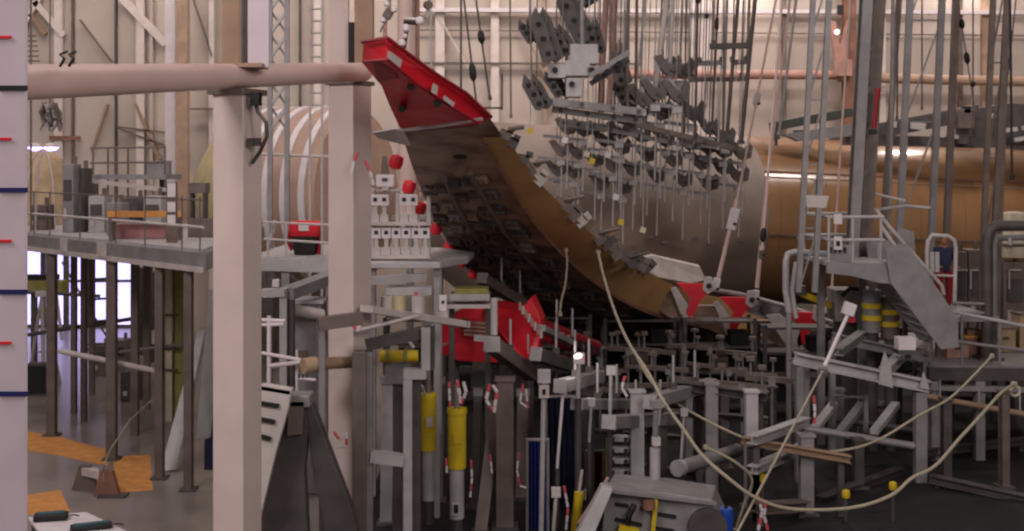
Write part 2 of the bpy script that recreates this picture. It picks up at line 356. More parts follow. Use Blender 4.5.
t = thing('pipe_trestle', 'grey pipe trestle with crossed braces in front of the windows', 'trestle', G(98,380))
for x in (84,112): MB().tube(P(x,262,36), G(x,376), .05).build('leg', 'dgrey', t)
for y in (280,300,322,345): MB().tube(P(82,y,36), P(114,y-2,36), .035).build('rung', 'dgrey', t)
for a_, b_ in (((84,300),(112,345)),((62,262),(84,300)),((84,345),(112,376))): MB().tube(P(*a_,36), P(*b_,36), .03).build('brace', 'brownsteel', t)
# small stair-like rack by the ruler's top
t = thing('ladder', 'thin brown ladder at the top left beside the measuring board', 'ladder', P(32,62,24))
for x in (31,): MB().tube(P(x,-120,24), P(x,232,24), .02).build('stile', 'brownsteel', t)
MB().tube(P(20,-120,24), P(20,232,24), .02).build('stile', 'brownsteel', t)
for y in range(36,66,5): MB().tube(P(20,y,24), P(36+(y-36)*.15,y,24), .015).build('rung', 'brownsteel', t)
# leaning panels by the column
t = thing('leaning_sheet', 'bluish grey flat panel leaning just left of the near column', 'panel', G(205,470))
MB().prism([P(196,440,20), P(204,440,20.3), P(216,290,21.5), P(209,290,21.2)], (.05,.25,0)).build('panel', 'lgrey', t)
MB().prism([P(204,470,21.5), P(216,470,21.8), P(216,310,23), P(206,350,22.7)], (.03,.15,0)).build('back_panel', 'navy', t)
t = thing('leaning_board', 'pale grey narrow board leaning under the walkway beside the right post', 'panel', G(168,472))
MB().prism([P(160,471,24.6), P(176,470,24.6), P(205,330,26.5), P(198,330,26.5)], (.03,.12,0)).build('board', 'lgrey', t)
# jack stand
def jack():
    c = G(96,495); t = thing('jack_stand', 'rusty brown jack stand with a pale saddle on the floor at left', 'jack', c)
    for dx, dy in ((-.32,.3),(.22,-.1)):
        q = c+V((dx,dy,0)); MB().prism([q+V((-.24,0,0)), q+V((.24,0,0)), q+V((.11,0,.46)), q+V((-.11,0,.46))], (0,.12,0)).build('leg', 'rust' if dx > 0 else 'brownsteel', t)
    MB().bar(c+V((-.32,.36,.36)), c+V((.22,-.04,.36)), .16, .14).build('saddle', 'offwhite', t)
    MB().tube(c+V((.1,0,.4)), c+V((.12,0,.56)), .05).build('screw', 'chrome', t)
    MB().path([c+V((.12,0,.5)), P(110,450,24.5), P(130,420,25), P(152,400,25.5)], .012, 6).build('pull_line', 'rope', t)
    MB().box(c+V((.35,-.1,.02)), .5, .3, .04).build('base_plate', 'dgrey', t)
jack()
b = thing('black_case', 'black box on the floor beside the measuring board', 'box', G(36,396))
q = G(36,396); MB().box(q+V((0,.2,.42)), .52, .4, .72).build('case', 'black', b, bevel=.02)
MB().box(q+V((0,.2,.82)), .5, .36, .06).build('lid', 'dgrey', b); MB().box(q+V((0,.2,.03)), .5, .36, .06).build('base', 'dgrey', b)
# orange floor patches
for pts, lab in (([(20,430),(60,437),(108,450),(108,466),(60,456),(20,449)], 'long orange paint patch on the floor between the walkway posts'),
                 ([(113,457),(150,455),(153,490),(117,493)], 'square orange paint patch on the floor behind the jack stand'),
                 ([(16,497),(60,490),(70,511),(16,516)], 'orange paint patch on the floor nearest the measuring board')):
    tag(MB().prism([G(*p) for p in pts], (0,0,.004)).build('floor_marking', 'orange'), lab, 'floor marking')
# table with cases
tz = .75
t = thing('work_table', 'white topped table at the bottom left corner', 'table', G(80,540,.0))
tp = [G(28,517,tz), G(86,512,tz), G(140,537,tz), G(60,560,tz)]
MB().prism([p-V((0,0,.04)) for p in tp], (0,0,.04)).build('table_top', 'white', t)
cc = sum(tp, V())/4
for p in tp: q = p.lerp(cc, .12); MB().box((q.x,q.y,(tz-.04)/2), .05, .05, tz-.04).build('leg', 'dgrey', t)
for (a, b_, h, lab) in (((34,521),(68,519),.1,'flat black case on the white table, the left one'), ((70,531),(112,527),.07,'flat black case on the white table, the nearer right one')):
    q0, q1 = G(*a, tz), G(*b_, tz); o = thing('black_tool_case', lab, 'case', (q0+q1)/2)
    MB().bar(q0+V((0,0,h/2)), q1+V((0,0,h/2)), .22, h).build('case', 'black', o, bevel=.02)
    MB().bar(q0+V((.05,0,h+.012)), q1+V((-.05,0,h+.012)), .1, .024).build('lid_strip', mat('teal pad', (60,90,100), .6), o)
    MB().path([q1+V((0,0,h/2)), q1+V((.09,-.02,h/2+.02)), q1+V((.17,0,h/2))], .012, 6).build('handle', 'black', o)


# ================================================================ FUSELAGE AND REAR BARREL
FA, FB, FR = P(470,209,38.2), P(1110,232,43.5), 2.72
fd = (FB-FA).normalized()
t = thing('aircraft_fuselage', 'long golden brown aircraft fuselage barrel lying behind the wing', 'aircraft', (FA+FB)/2)
def fus_at(px):
    lo, hi = 0., 1.
    for _ in range(30):
        m_ = (lo+hi)/2; q = FA.lerp(FB, m_)
        if CX+F*q.x/q.y < px: lo = m_
        else: hi = m_
    return (FB-FA).length*(lo+hi)/2
sL = fus_at(733); L = (FB-FA).length
MB().lathe(FA, [(FR,0),(FR,sL)], 64, fd).build('primer_section', 'greyskin', t, smooth=True)
MB().lathe(FA, [(FR+.01,sL),(FR+.01,L)], 64, fd).build('golden_section', 'gold', t, smooth=True)
MB().lathe(FA, [(.02,-1.6),(1.4,-1.3),(2.2,-.7),(FR,0)], 64, fd).build('end_cap', 'greyskin', t, smooth=True)
fu = fd.cross(V((0,0,1))).normalized(); fw = fu.cross(fd).normalized()
if fu.y > 0: fu = -fu
for ang, m_, wd in ((34,'rust',.07),(30,'tan',.04),(-8,'brownsteel',.05)):
    a = math.radians(ang); r = fu*math.cos(a)*(FR+.02) + fw*math.sin(a)*(FR+.02)
    MB().bar(FA+fd*sL+r, FB+r, .04, wd, fw).build('seam_strip', m_, t)
for i in range(9):
    s_ = sL + .4 + i*(L-sL)/9; ps = []
    for k in range(-6, 15):
        a = math.radians(k*9); ps.append(FA+fd*s_+fu*math.cos(a)*(FR+.012)+fw*math.sin(a)*(FR+.012))
    MB().path(ps, .01, 4).build('frame_seam', 'rust', t)
for i in range(16):
    s_ = .6+i*(sL-1)/16; a = math.radians(-12-3*(i%3))
    r = fu*math.cos(a)*(FR+.03)+fw*math.sin(a)*(FR+.03)
    MB().box(FA+fd*s_+r, .2, .05, .09).build('skin_bracket', 'brownsteel', t)
for px, py in ((784,212),(807,221)):
    q = P(px,py,38.0); q.y = 38.3; MB().path([q+V((-.3,0,.15)), q+V((-.1,-.1,-.1)), q+V((.25,-.1,.02))], .06, 6).build('hook', 'dgrey', t)
# cradles under the fuselage
for px in (560,700,830,960,1060):
    s_ = fus_at(px); c = FA+fd*s_
    cr = thing('fuselage_cradle', 'dark steel cradle carrying the golden fuselage from below', 'cradle', (c.x, c.y, 0), 'cradles under the fuselage')
    MB().box((c.x, c.y, (c.z-FR*.92)/2), .3, 2.4, c.z-FR*.92).build('stand', 'dgrey', cr)
    MB().box((c.x, c.y, .04), .9, 3.0, .08).build('foot', 'dgrey', cr)
# rear barrel with white hoops
BC, BD, BR = P(322,196,38.6), V((.93,-.37,0)).normalized(), 2.75
t = thing('aircraft_barrel', 'rounded aircraft tail barrel wrapped in white hoops behind the two columns', 'aircraft', BC-V((0,0,BR)))
MB().lathe(BC, [(BR,-1.9),(BR,1.0),(BR*.97,1.3),(.05,1.4)], 64, BD).build('shell', mat('pinkish brown skin', (168,138,122), .5, var=.08, scale=1), t, smooth=True)
MB().lathe(BC, [(.05,-4.2),(.8,-4.1),(1.5,-3.8),(2.1,-3.2),(2.5,-2.5),(BR+.0,-1.88)], 64, BD).build('end_dome', 'lime', t, smooth=True)
bu = BD.cross(V((0,0,1))).normalized(); bu = -bu if bu.y > 0 else bu
for i in range(5):
    s_ = -1.55+i*.62
    for k_ in (0,): MB().lathe(BC+BD*s_, [(BR+.0,-.1),(BR+.06,-.1),(BR+.06,.1),(BR+.0,.1)], 64, BD).build('hoop', 'white', t, smooth=True)
for px in (270,320): 
    q = P(px,0,38.5); MB().box((q.x, 38.6, (BC.z-BR*.9)/2), .3, 2.2, BC.z-BR*.9).build('cradle_leg', 'brownsteel', t)
MB().tube(P(262,154,35), P(330,157,35), .04).build('girdle_bar', 'offwhite', t)

# ================================================================ THE WING
def sec(A, Au, Fp, th, n):
    """closed section: lower edge, lower skin, nose, upper skin, upper edge"""
    ch = Fp-A; pts = []
    for k in (0, .25, .5, .75): pts.append(A + ch*k - n*th*.04*math.sin(math.pi*k))
    pts.append(Fp - ch*.0); pts.append(Fp + n*th*.3 - ch*.02)
    for k in (.75, .5, .25): pts.append(Au.lerp(Fp+n*th*.3, k) + n*th*.5*math.sin(math.pi*k))
    pts.append(Au); return pts
W = [((478,126),(490,118),(401,131),18.5,19.4), ((486,144),(510,146),(411,163),19.8,20.9), ((510,186),(543,188),(427,203),21.8,23.3),
     ((543,233),(583,227),(447,237),24.0,26.0), ((583,272),(620,259),(473,270),26.5,28.9), ((625,301),(648,272),(512,303),29.2,32.0),
     ((672,319),(686,290),(562,330),32.0,35.2), ((765,338),(765,306),(650,356),34.6,38.0)]
st = []
for i, (a, u, f_, ya, yf) in enumerate(W):
    A, U, Fp = P(*a, ya), P(*u, ya+.12), P(*f_, yf); st.append((A, U, Fp))
secs = []
for i, (A, U, Fp) in enumerate(st):
    nx = st[min(i+1, len(st)-1)][0]; pv = st[max(i-1, 0)][0]; span = (pv-nx).normalized()
    n = (Fp-A).cross(span).normalized()
    if n.dot(V((0,-1,0))) > 0 and n.z < 0: n = -n
    if n.z < 0: n = -n
    secs.append(sec(A, U, Fp, .12*(Fp-A).length+.25, n))
wing = thing('aircraft_wing', 'upswept bare aircraft wing bending up toward the red tip', 'aircraft wing', st[-1][0])
n_ = len(secs[0])
# smooth spanwise subdivision (Catmull-Rom)
def cr(p0, p1, p2, p3, t_):
    return .5*((2*p1)+(-p0+p2)*t_+(2*p0-5*p1+4*p2-p3)*t_*t_+(-p0+3*p1-3*p2+p3)*t_**3)
fine = []
for i in range(len(secs)-1):
    a, b, c, d = secs[max(i-1,0)], secs[i], secs[i+1], secs[min(i+2,len(secs)-1)]
    for k in range(4): fine.append([cr(a[j],b[j],c[j],d[j],k/4) for j in range(n_)])
fine.append(secs[-1])
mb = MB(); mb.loft([s_[:] for s_ in fine]); mb.build('wing_box', 'skin', wing, smooth=True)
off = V((.03,-.05,.0))
MB().loft([[s_[0]+off, s_[-1]+off, s_[-1]+off*.2, s_[0]+off*.2] for s_ in fine[3:]]).build('rear_spar', 'goldmatte', wing, smooth=True)
MB().loft([[s_[0]+off+V((-.02,-.03,-.05)), s_[0]+off+V((0,-.03,.05)), s_[0]+off*.2+V((0,0,.05)), s_[0]+off*.2+V((0,0,-.05))] for s_ in fine[4:]]).build('spar_flange', 'rust', wing)
MB().path([s_[4]+V((-.03,-.05,0)) for s_ in fine[8:22]], .05, 6).build('leading_edge_strip', 'tube', wing, smooth=True)
def low(tt, k):                                   # point on the lower skin: tt along span 0..1, k from rear spar to nose
    x = tt*(len(fine)-1); i = min(int(x), len(fine)-2); fr_ = x-i
    y = k*4; j = min(int(y), 3); g = y-j
    a = fine[i][j].lerp(fine[i][j+1], g); b = fine[i+1][j].lerp(fine[i+1][j+1], g); p = a.lerp(b, fr_)
    n = (fine[i+1][j]-fine[i][j]).cross(fine[i][j+1]-fine[i][j]).normalized()
    if n.y > 0: n = -n
    return p, n, (fine[i+1][j]-fine[i][j]).normalized()
# red tip fixture
tipsec = [[P(362,63,16.9), P(387,60,16.4), P(386,38,16.5), P(363,42,17.0)], [P(381,86,17.7), P(420,88,17.1), P(430,71,17.2), P(395,74,17.9)],
          [P(391,110,18.6), P(452,109,17.8), P(466,94,17.9), P(400,102,18.8)], [P(401,131,19.4), P(478,125,18.45), P(491,117,18.6), P(410,126,19.5)]]
tf = MB().loft(tipsec).build('wingtip_fixture', 'red', wing, bevel=.015); tf['label'] = 'bright red steel fixture at the wing tip'
MB().path([P(363,62,16.7), P(387,59.5,16.2), P(421,87,16.95), P(453,108,17.65), P(479,124,18.3)], .02, 6).build('fixture_edge', 'dred', tf)
MB().path([P(362,42,16.8), P(387,38,16.3), P(431,71,17.05), P(467,94,17.75), P(491,117,18.5)], .03, 6).build('top_flange', 'dred', tf)
MB().prism([P(372,60,16.55), P(392,62,16.5), P(398,78,16.9), P(378,82,17.3)], (0,.06,0)).build('painted_shadow', 'dred', tf)  # dark red plate painting a shadow onto the tip fixture
for a, b, c, d in (((388,50),(402,60),(400,68),(387,57)), ((433,83),(438,86),(437,95),(431,92)), ((444,95),(455,103),(453,107),(443,99))):
    MB().prism([P(*a,16.25+(a[0]-388)*.0185), P(*b,16.25+(b[0]-388)*.0185), P(*c,16.2+(c[0]-388)*.0185), P(*d,16.2+(d[0]-388)*.0185)], (0,.03,0)).build('label_plate', 'offwhite', tf)
for px, py, Y in ((411,87,17.1),(402,109,18.0),(437,104,17.4)):
    MB().tube(P(px,py,Y), P(px,py,Y+.4), .055).build('bolt_hole', 'black', tf)
MB().path([P(385,37,16.5), P(385,24,16.6), P(389,8,16.7), P(389,-200,16.7)], .03, 8).build('lifting_link', 'pink', tf)
MB().path([P(398,131,19.0), P(440,126,18.5), P(482,119,18.2)], .028, 6).build('joint_strip', 'lgrey', wing)
MB().prism([P(372,133,19.6), P(402,128,19.2), P(411,146,19.6), P(400,144,19.7), P(380,139,19.8)], (0,.08,.02)).build('tip_fairing_sheet', 'white', wing)
MB().prism([P(640,258,32.6), P(652,256,33), P(700,267,34), P(706,280,34), P(690,283,33.5), P(642,274,32.4)], (0,.3,.04)).build('root_fairing_panel', 'offwhite', wing)
# dark access holes on the skin
for tt, k, r in ((.16,.36,.12),(.25,.34,.1),(.33,.30,.08)):
    p, n, s_ = low(tt, k); MB().tube(p+n*.01, p-n*.03, r).build('access_hole', 'black', wing)
# load brackets bonded under the wing
rb = random.Random(5); bc = 0
for k in (.2,.38,.56,.74,.9):
    for j in range(16):
        tt = .24+.047*j+rb.uniform(-.012,.012)
        if tt > .97: continue
        p, n, s_ = low(tt, min(.96, k+rb.uniform(-.05,.05))); sc = .55+tt*.9; c_ = n.cross(s_).normalized()
        mb = MB(); w_ = .4*sc
        R = Matrix((s_, c_, n)).transposed()
        mb.box(p+n*.05, w_, w_*.7, .08, R)
        for e in (-1,1): mb.prism([p+n*.06+s_*w_*.4+c_*e*w_*.16, p+n*.06-s_*w_*.4+c_*e*w_*.16, p+n*(.15*sc)-s_*w_*.1+c_*e*w_*.16, p+n*(.15*sc)+s_*w_*.12+c_*e*w_*.16], c_*.04)
        if rb.random() < .5: mb.tube(p+n*.12*sc-c_*w_*.4, p+n*.12*sc+c_*w_*.4, .03)
        mb.build('load_bracket', rb.choice(['brownsteel','brownsteel','saddlegrey','dgrey','grey','skin']), wing); bc += 1
# rails of the loading straps along the span
for k in (.3,.62): MB().path([low(.2+.05*i, k)[0]+low(.2+.05*i, k)[1]*.12 for i in range(15)], .05, 6).build('strap_rail', 'brownsteel', wing)
# clamps along the upper spar edge
for j in range(20):
    if j in (2,6,7,11,15): continue
    tt = .1+.031*j; x = tt*(len(fine)-1); i = int(x); p = fine[i][-1].lerp(fine[min(i+1,len(fine)-1)][-1], x-i); sc = .6+tt*.8
    R = Matrix.Rotation(.6+rb.uniform(-.5,.5), 3, 'Y')
    mb = MB().box(p+V((.06*sc,.12,.03*sc)), rb.uniform(.22,.42)*sc, .2, rb.uniform(.16,.26)*sc, R)
    mb.box(p+V((.2*sc,.1,.12*sc)), .16*sc, .16, .14*sc, R)
    if j % 4 == 0: mb.tube(p+V((.1,-.02,.1)), p+V((.5*sc,-.05,.2*sc)), .035)
    mb.build('edge_clamp', rb.choice(['dgrey','dgrey','black','brownsteel','dgrey','offwhite']), wing)
# red tags on the nose
for px, py, Y in ((396,162,20.4),(409,187,21.9),(420,208,23.2),(436,229,24.8),(449,247,26.4),(462,262,27.6),(474,274,28.7)):
    MB().lathe(P(px,py,Y), [(.01,-.13),(.1,-.1),(.12,0),(.1,.1),(.01,.13)], 12, V((.3,0,1))).build('red_tag', 'red', wing, smooth=True)
# flap tracks with red fittings
def track(dx, dy, Y, wide):
    q = lambda x, y, d=0: P(x+dx, y+dy, Y+d)
    tr = MB().prism([q(671,289), q(676,287), q(691,309), q(693,318), q(689,324), q(684,322)], (0,.12,0))
    tr.prism([q(690,312), q(694,300), q(691,290), q(688,291), q(690,301), q(686,311)], (0,.12,0))
    if wide: tr.prism([q(656,286,-.1), q(668,285,-.1), q(690,300,-.1), q(692,318,-.1), q(684,322,-.1), q(676,316,-.1)], (.05,.1,0))
    o = tr.build('flap_track', 'offwhite', wing)
    MB().prism([q(677,283,-.1), q(711,284,-.1), q(708,293,-.1), q(700,301,-.1), q(696,312,-.1), q(689,320,-.1), q(687,312,-.1), q(691,298,-.1)], (0,.16,0)).build('red_fitting', 'red', o)
    MB().prism([q(705,277,-.2), q(712,277,-.2), q(714,290,-.2), q(708,294,-.2), q(703,290,-.2)], (0,.12,0)).build('lug', 'offwhite', o)
    MB().tube(q(709,286,-.25), q(709,286,-.19), .07).build('lug_pin', 'black', o)
    MB().tube(q(689,319,-.1), q(689,319,.15), .1).build('pivot', 'offwhite', o)
    MB().prism([q(640,292,.3), q(672,292,.3), q(688,322,.3), q(678,321,.3), q(664,314,.3), q(650,304,.3)], (.1,.35,0)).build('fairing_leaf', 'skin', o)
track(0, 0, 30.9, False); track(43, 14, 31.2, False); track(110, 29, 31.6, True)
MB().path([P(686,285,31.2), P(740,294,31.5), P(790,307,31.8), P(832,322,32)], .06, 6).build('trailing_edge_strip', 'lgrey', wing)
MB().prism([P(735,299,31.7), P(768,302,31.7), P(800,311,31.9), P(796,322,31.9), P(764,319,31.7), P(738,309,31.7)], (0,.2,0)).build('inner_track_beam', 'lgrey', wing)
for px, py in ((748,305),(765,308),(783,313)): MB().tube(P(px,py,31.6), P(px,py,31.68), .12).build('bushing', 'dgrey', wing)

# ================================================================ OVERHEAD: SHACKLES, CABLES, RODS
def cable(x0, x1, y1, Y, r, m, label, bobs=(), name='hanging_cable', cat='cable', group=None, bm='black'):
    """straight line seen from column x0 at the frame's top to (x1,y1), continued up to the roof"""
    a = P(x1, y1, Y); b = P(x0, 0, Y); d = (b-a); k = (CEIL-a.z)/d.z; top = a+d*k
    t = thing(name, label, cat, a, group)
    MB().tube(a, top, r, n=8).build('line', m, t)
    for y, h, wd in bobs:
        c = a.lerp(b, (y1-y)/y1); dd = d.normalized(); hh = px2m(h,Y)/2; ww = px2m(wd,Y)/2
        MB().lathe(c, [(.3*ww,-hh),(ww,-hh*.5),(ww,hh*.5),(.3*ww,hh)], 10, dd).build('coupling', bm, t, smooth=True)
    MB().tube(a, a+V((0,0,.08)), r*1.8, n=8).build('end_fitting', m, t)
    return t
t = thing('duct_pipe', 'pale pink vertical duct pipe above and behind the red wingtip', 'pipe', P(408,240,33))
MB().tube(P(407,215,33), V((P(405,0,33).x,33,CEIL)), px2m(9,33), n=24).build('pipe', 'tube', t, smooth=True)
MB().tube(P(417,215,33.3), V((P(418,0,33.3).x,33.3,CEIL)), px2m(2.4,33)).build('side_pipe', 'pink', t)
MB().box(P(410,217,33), .9, .9, .1).build('flange', 'grey', t)
MB().tube(P(410,219,33), V((P(410,0,33).x,33,0)), .1).build('support', 'grey', t)
t = thing('lifting_shackle', 'bright metal shackle and pulley hanging above the red wingtip', 'shackle', P(408,70,16.6))
MB().tube(P(404,21,16.6), P(420,22,16.6), .045, n=14).build('roller', 'dgrey', t)
MB().tube(P(404,18.5,16.55), P(421,19.5,16.55), .02).build('top_bar', 'white', t)
MB().lathe(P(420,21,16.5), [(.01,-.06),(.05,-.04),(.065,0),(.05,.04),(.01,.06)], 14, V((1,0,0))).build('end_knob', 'white', t, smooth=True)
MB().tube(P(407,27,16.55), P(404,48,16.7), .03).build('link', 'brownsteel', t)
for px, py, r in ((406,28,.06),(402,43,.055),(405,36,.035)): MB().lathe(P(px,py,16.5), [(.005,-r),(r*.8,-r*.6),(r,0),(r*.8,r*.6),(.005,r)], 12).build('bolt_head', 'white', t, smooth=True)
MB().tube(P(414,18,16.6), V((P(416,0,16.6).x,16.6,CEIL)), .02).build('cable', 'brownsteel', t)
t = thing('chain_block', 'dark chain block with bright bolts hanging just left above the red wingtip', 'hoist', P(388,24,16.4))
MB().box(P(388,14,16.4), .11, .12, .12, Matrix.Rotation(.5,3,'Y')).build('block', 'brownsteel', t, bevel=.01)
for px, py in ((387,4),(383,20),(394,10)): MB().lathe(P(px,py,16.3), [(.005,-.04),(.04,-.02),(.04,.02),(.005,.04)], 12).build('bolt_head', 'white', t, smooth=True)
MB().tube(P(388,10,16.4), V((P(388,0,16.4).x,16.4,CEIL)), .015).build('chain', 'grey', t)
MB().tube(P(387,18,16.4), P(380,32,16.5), .012).build('hook_link', 'grey', t)
t = thing('tackle_block', 'small brown pulley hanging right of the wingtip shackle', 'hoist', P(428,20,18))
MB().tube(P(427,5,18), P(429,5,17.9), .06).build('sheave', 'brownsteel', t)
MB().tube(P(428,8,18), P(427,18,18), .03).build('cheek', 'offwhite', t); MB().tube(P(429,2,18), V((P(430,0,18).x,18,CEIL)), .015).build('line', 'brownsteel', t)
cable(461,461,112,24,.022,'dgrey','thin plain cable hanging left of the pair of dark weights')
cable(464,477,108,24,.02,'dgrey','slanting cable with a long dark weight at wall rail height', ((72,20,7),))
cable(476,490,100,24,.02,'dgrey','slanting cable with a dark weight high above the wing', ((37,14,7),))
cable(431,431,120,30,.02,'lgrey','faint grey cable right of the pink duct')
cable(510,511,118,26,.02,'brownsteel','thin plumb cable between the dark weights and the steel plate cluster')
t = thing('angle_gauge', 'thin black angle gauge standing on the outer wing edge', 'gauge', P(480,112,19))
MB().bar(P(502,74,19), P(502,110,19), .03, .03).build('upright', 'dgrey', t); MB().bar(P(472,108,19), P(503,108,19), .03, .03).build('arm', 'dgrey', t); MB().box(P(478,110,19), .1, .06, .05).build('foot','dgrey',t)

# plate pairs and whiffle beams over the wing
def plate_beam(a, b, wpx, Y, gap, m, label, group='loading plates above the wing', hang=True):
    """two parallel pointed plates from image point a to b, pinned together, hung by a rod"""
    A, B = P(*a, Y), P(*b, Y); d = (B-A); u = d.normalized(); s_ = V((0,1,0)).cross(u).normalized(); h = px2m(wpx, Y)/2
    t = thing('loading_beam', label, 'loading beam', B, group)
    for k, g in enumerate((0, gap)):
        o = V((g*.55, g, g*.15)); mb = MB()
        mb.prism([A-s_*h*.3-u*h*.6+o, A+u*h*.9+s_*h*.9+o, B-u*h*.2+s_*h*.95+o, B+u*h*.3+s_*h*.3+o, B-u*h*.1-s_*h*.8+o, A+u*h*1.6-s_*h*.9+o], (0,.05,0))
        mb.build('side_plate', m, t)
    for k in (.25,.55,.85): q = A.lerp(B, k); MB().tube(q-V((0,.04,0)), q+V((gap*.55,gap+.08,gap*.15)), .06, n=8).build('spacer_pin', 'black', t)
    if hang:
        q = A.lerp(B, .5)+V((gap*.27,gap/2,0)); MB().tube(q, V((q.x+.1, q.y, CEIL)), .015, n=6).build('hanger_rod', 'brownsteel', t)
    return t
big = [((534,12),(550,61),16,29,'tallest dark pointed plate pair at the left of the upper cluster'),((519,22),(532,42),10,29.3,'short dark plate pair at the far left of the upper cluster'),
 ((551,28),(567,54),13,29.6,'dark plate pair between the tall left plate and the grey block'),((560,-6),(584,42),18,30,'widest dark plate pair rising above the grey block'),
 ((587,20),(596,53),10,30.2,'narrow dark plate pair right of the widest plate'),((524,78),(541,108),13,29,'dark plate pair lowest at the left of the cluster'),
 ((545,74),(560,96),10,29.5,'small dark plate pair under the grey block at left'),((600,-10),(577,6),9,31,'tilted dark plate cut off by the top of the photograph'),
 ((612,54),(622,84),12,30,'bluish dark plate standing at the right end of the slanted arm'),((614,84),(628,108),9,30.6,'dark plate below the bluish plate at the right of the cluster')]
for a, b, wp, Y, lab in big: plate_beam(a, b, wp, Y, .35, 'dgrey', lab, 'big steel plates above the wing')
t = thing('block_assembly', 'light grey stepped steel block in the middle of the plate cluster', 'loading block', P(582,100,29.4))
for x0, y0, x1, y1, dd, m_ in ((570,44,598,64,.5,'lgrey'),(565,60,590,76,.6,'lgrey'),(566,78,582,97,.5,'lgrey'),(548,64,566,78,.4,'lgrey'),(586,66,600,74,.4,'grey')):
    A, B = P(x0,y0,29.3), P(x1,y1,29.3); MB().box(((A.x+B.x)/2, 29.3+dd/2, (A.z+B.z)/2), B.x-A.x, dd, A.z-B.z).build('block', m_, t, bevel=.02)
for px, py in ((555,70),(572,84),(592,70)): MB().tube(P(px,py,29.2), P(px,py,29.4), .07).build('pin', 'black', t)
MB().tube(P(582,44,29.5), V((P(584,0,29.5).x,29.5,CEIL)), .05).build('hanger_rod', 'grey', t)
t = thing('slanted_arm', 'blue grey slanted steel arm reaching right of the grey block', 'arm', P(610,80,29))
for dy, m_ in ((0,'grey'),(8,'dgrey')): MB().bar(P(590,76+dy,29+dy*.03), P(629,52+dy,29+dy*.03), .12, px2m(5,29)).build('arm_plate', m_, t)
for px, py in ((597,78),(608,72),(619,64)): MB().tube(P(px,py,28.9), P(px,py,29.4), .08).build('roller', 'black', t)
MB().tube(P(610,64,29.2), V((P(612,0,29.2).x,29.2,CEIL)), .03).build('hanger_rod', 'brownsteel', t)
for i, (a, b, wp, lab) in enumerate((((540,100),(644,112),7,'upper long grey spreader beam under the plate cluster'),((552,109),(640,121),6,'lower long grey spreader beam under the plate cluster'),
        ((618,120),(742,150),5,'brown grey spreader beam slanting down to the right over the inner wing'),((600,128),(700,148),4,'thin grey spreader beam beneath the slanting one'),((560,122),(606,128),8,'short thick grey spreader beam left under the long ones'))):
    Y = 29.5+i*.5; t = thing('spreader_beam', lab, 'spreader beam', P(*b, Y))
    for g in (0,.25): MB().bar(P(*a,Y)+V((0,g,0)), P(*b,Y)+V((0,g,0)), .06, px2m(wp,Y)).build('channel', 'grey' if i != 2 else 'brownsteel', t)
    for k in (.1,.4,.7,.95): q = P(*a,Y).lerp(P(*b,Y), k); MB().tube(q-V((0,.05,0)), q+V((0,.3,0)), .06).build('pin', 'dgrey', t)
    for k in (.15,.85): q = P(*a,Y).lerp(P(*b,Y), k)+V((0,.12,0)); MB().tube(q, V((q.x+.15,q.y,CEIL)), .02, n=6).build('hanger_rod', 'brownsteel', t)
# smaller saddles marching down the inner wing
def make_saddle(q, sc, m, up=True, down=1.2):
    t = thing('loading_saddle', '', 'loading saddle', q, 'loading saddles over the inner wing')
    for g in (-.12,.12):
        mb = MB(); mb.prism([q+V(v)*sc+V((0,g,0)) for v in ((-.38,0,.30),(-.2,0,.36),(.0,0,.12),(.12,0,.1),(.26,0,.34),(.36,0,.2),(.3,0,-.16),(.05,0,-.24),(-.14,0,-.1))], (0,.05,0)); mb.build('cheek_plate', m, t)
    MB().tube(q+V((.1*sc,-.2,-.05)), q+V((.1*sc,.24,-.05)), .06*sc, n=10).build('pin', 'dgrey', t)
    MB().box(q+V((.02,.02,-.42*sc)), .26*sc, .24, .16*sc).build('lower_block', 'lgrey', t)
    MB().box(q+V((-.3*sc,.08,-.3*sc)), .9*sc, .1, .1*sc, Matrix.Rotation(.12,3,'Y')).build('cross_arm', 'grey', t)
    MB().box(q+V((-.1*sc,.02,.12*sc)), .34*sc, .2, .2*sc, Matrix.Rotation(.35,3,'Y')).build('pad', 'grey', t)
    if up: MB().tube(q+V((0,.02,.1)), V((q.x+(CEIL-q.z)*.03, q.y, CEIL)), .014, n=6).build('hanger_rod', 'grey', t)
    if down: MB().tube(q+V((.05,.02,-.1)), q+V((.02,.02,-down)), .022, n=6).build('pull_rod', 'lgrey', t)
    return t
rows = [('top row', [(668,68),(681,70),(654,92),(676,94),(640,97)], 31),
        ('second row', [(659,112),(692,113),(634,118),(618,132),(709,128),(724,138)], 31.5),
        ('third row', [(603,140),(640,136),(664,140),(688,143),(706,147),(722,151),(741,153)], 32),
        ('fourth row', [(566,128),(582,130),(620,148),(646,155),(672,160),(700,163),(722,168),(738,176)], 32.5),
        ('fifth row', [(560,150),(577,153),(594,160),(612,166),(632,170),(656,176),(682,180),(708,184)], 33),
        ('lowest row', [(556,170),(572,172),(600,184),(622,188)], 33.5)]
ordn = ['first','second','third','fourth','fifth','sixth','seventh','eighth']
protos = {}
rs = random.Random(3)
for rname, pts, Y in rows:
    pts = sorted(pts)
    for i, (x, y) in enumerate(pts):
        q = P(x, y, Y+rs.uniform(-.3,.3)); kind = rs.choice(['saddlegrey','brownsteel','saddlegrey']) + ('L' if y > 120 else 'U')
        lab = '%s small steel loading saddle from the left in the %s above the inner wing' % (ordn[i], rname)
        if kind not in protos:
            protos[kind] = make_saddle(q, .95 if kind[-1] == 'U' else .8, kind[:-1], True, 1.6 if kind[-1] == 'L' else 2.2); protos[kind]['label'] = lab
        else: dup(protos[kind], q, lab)
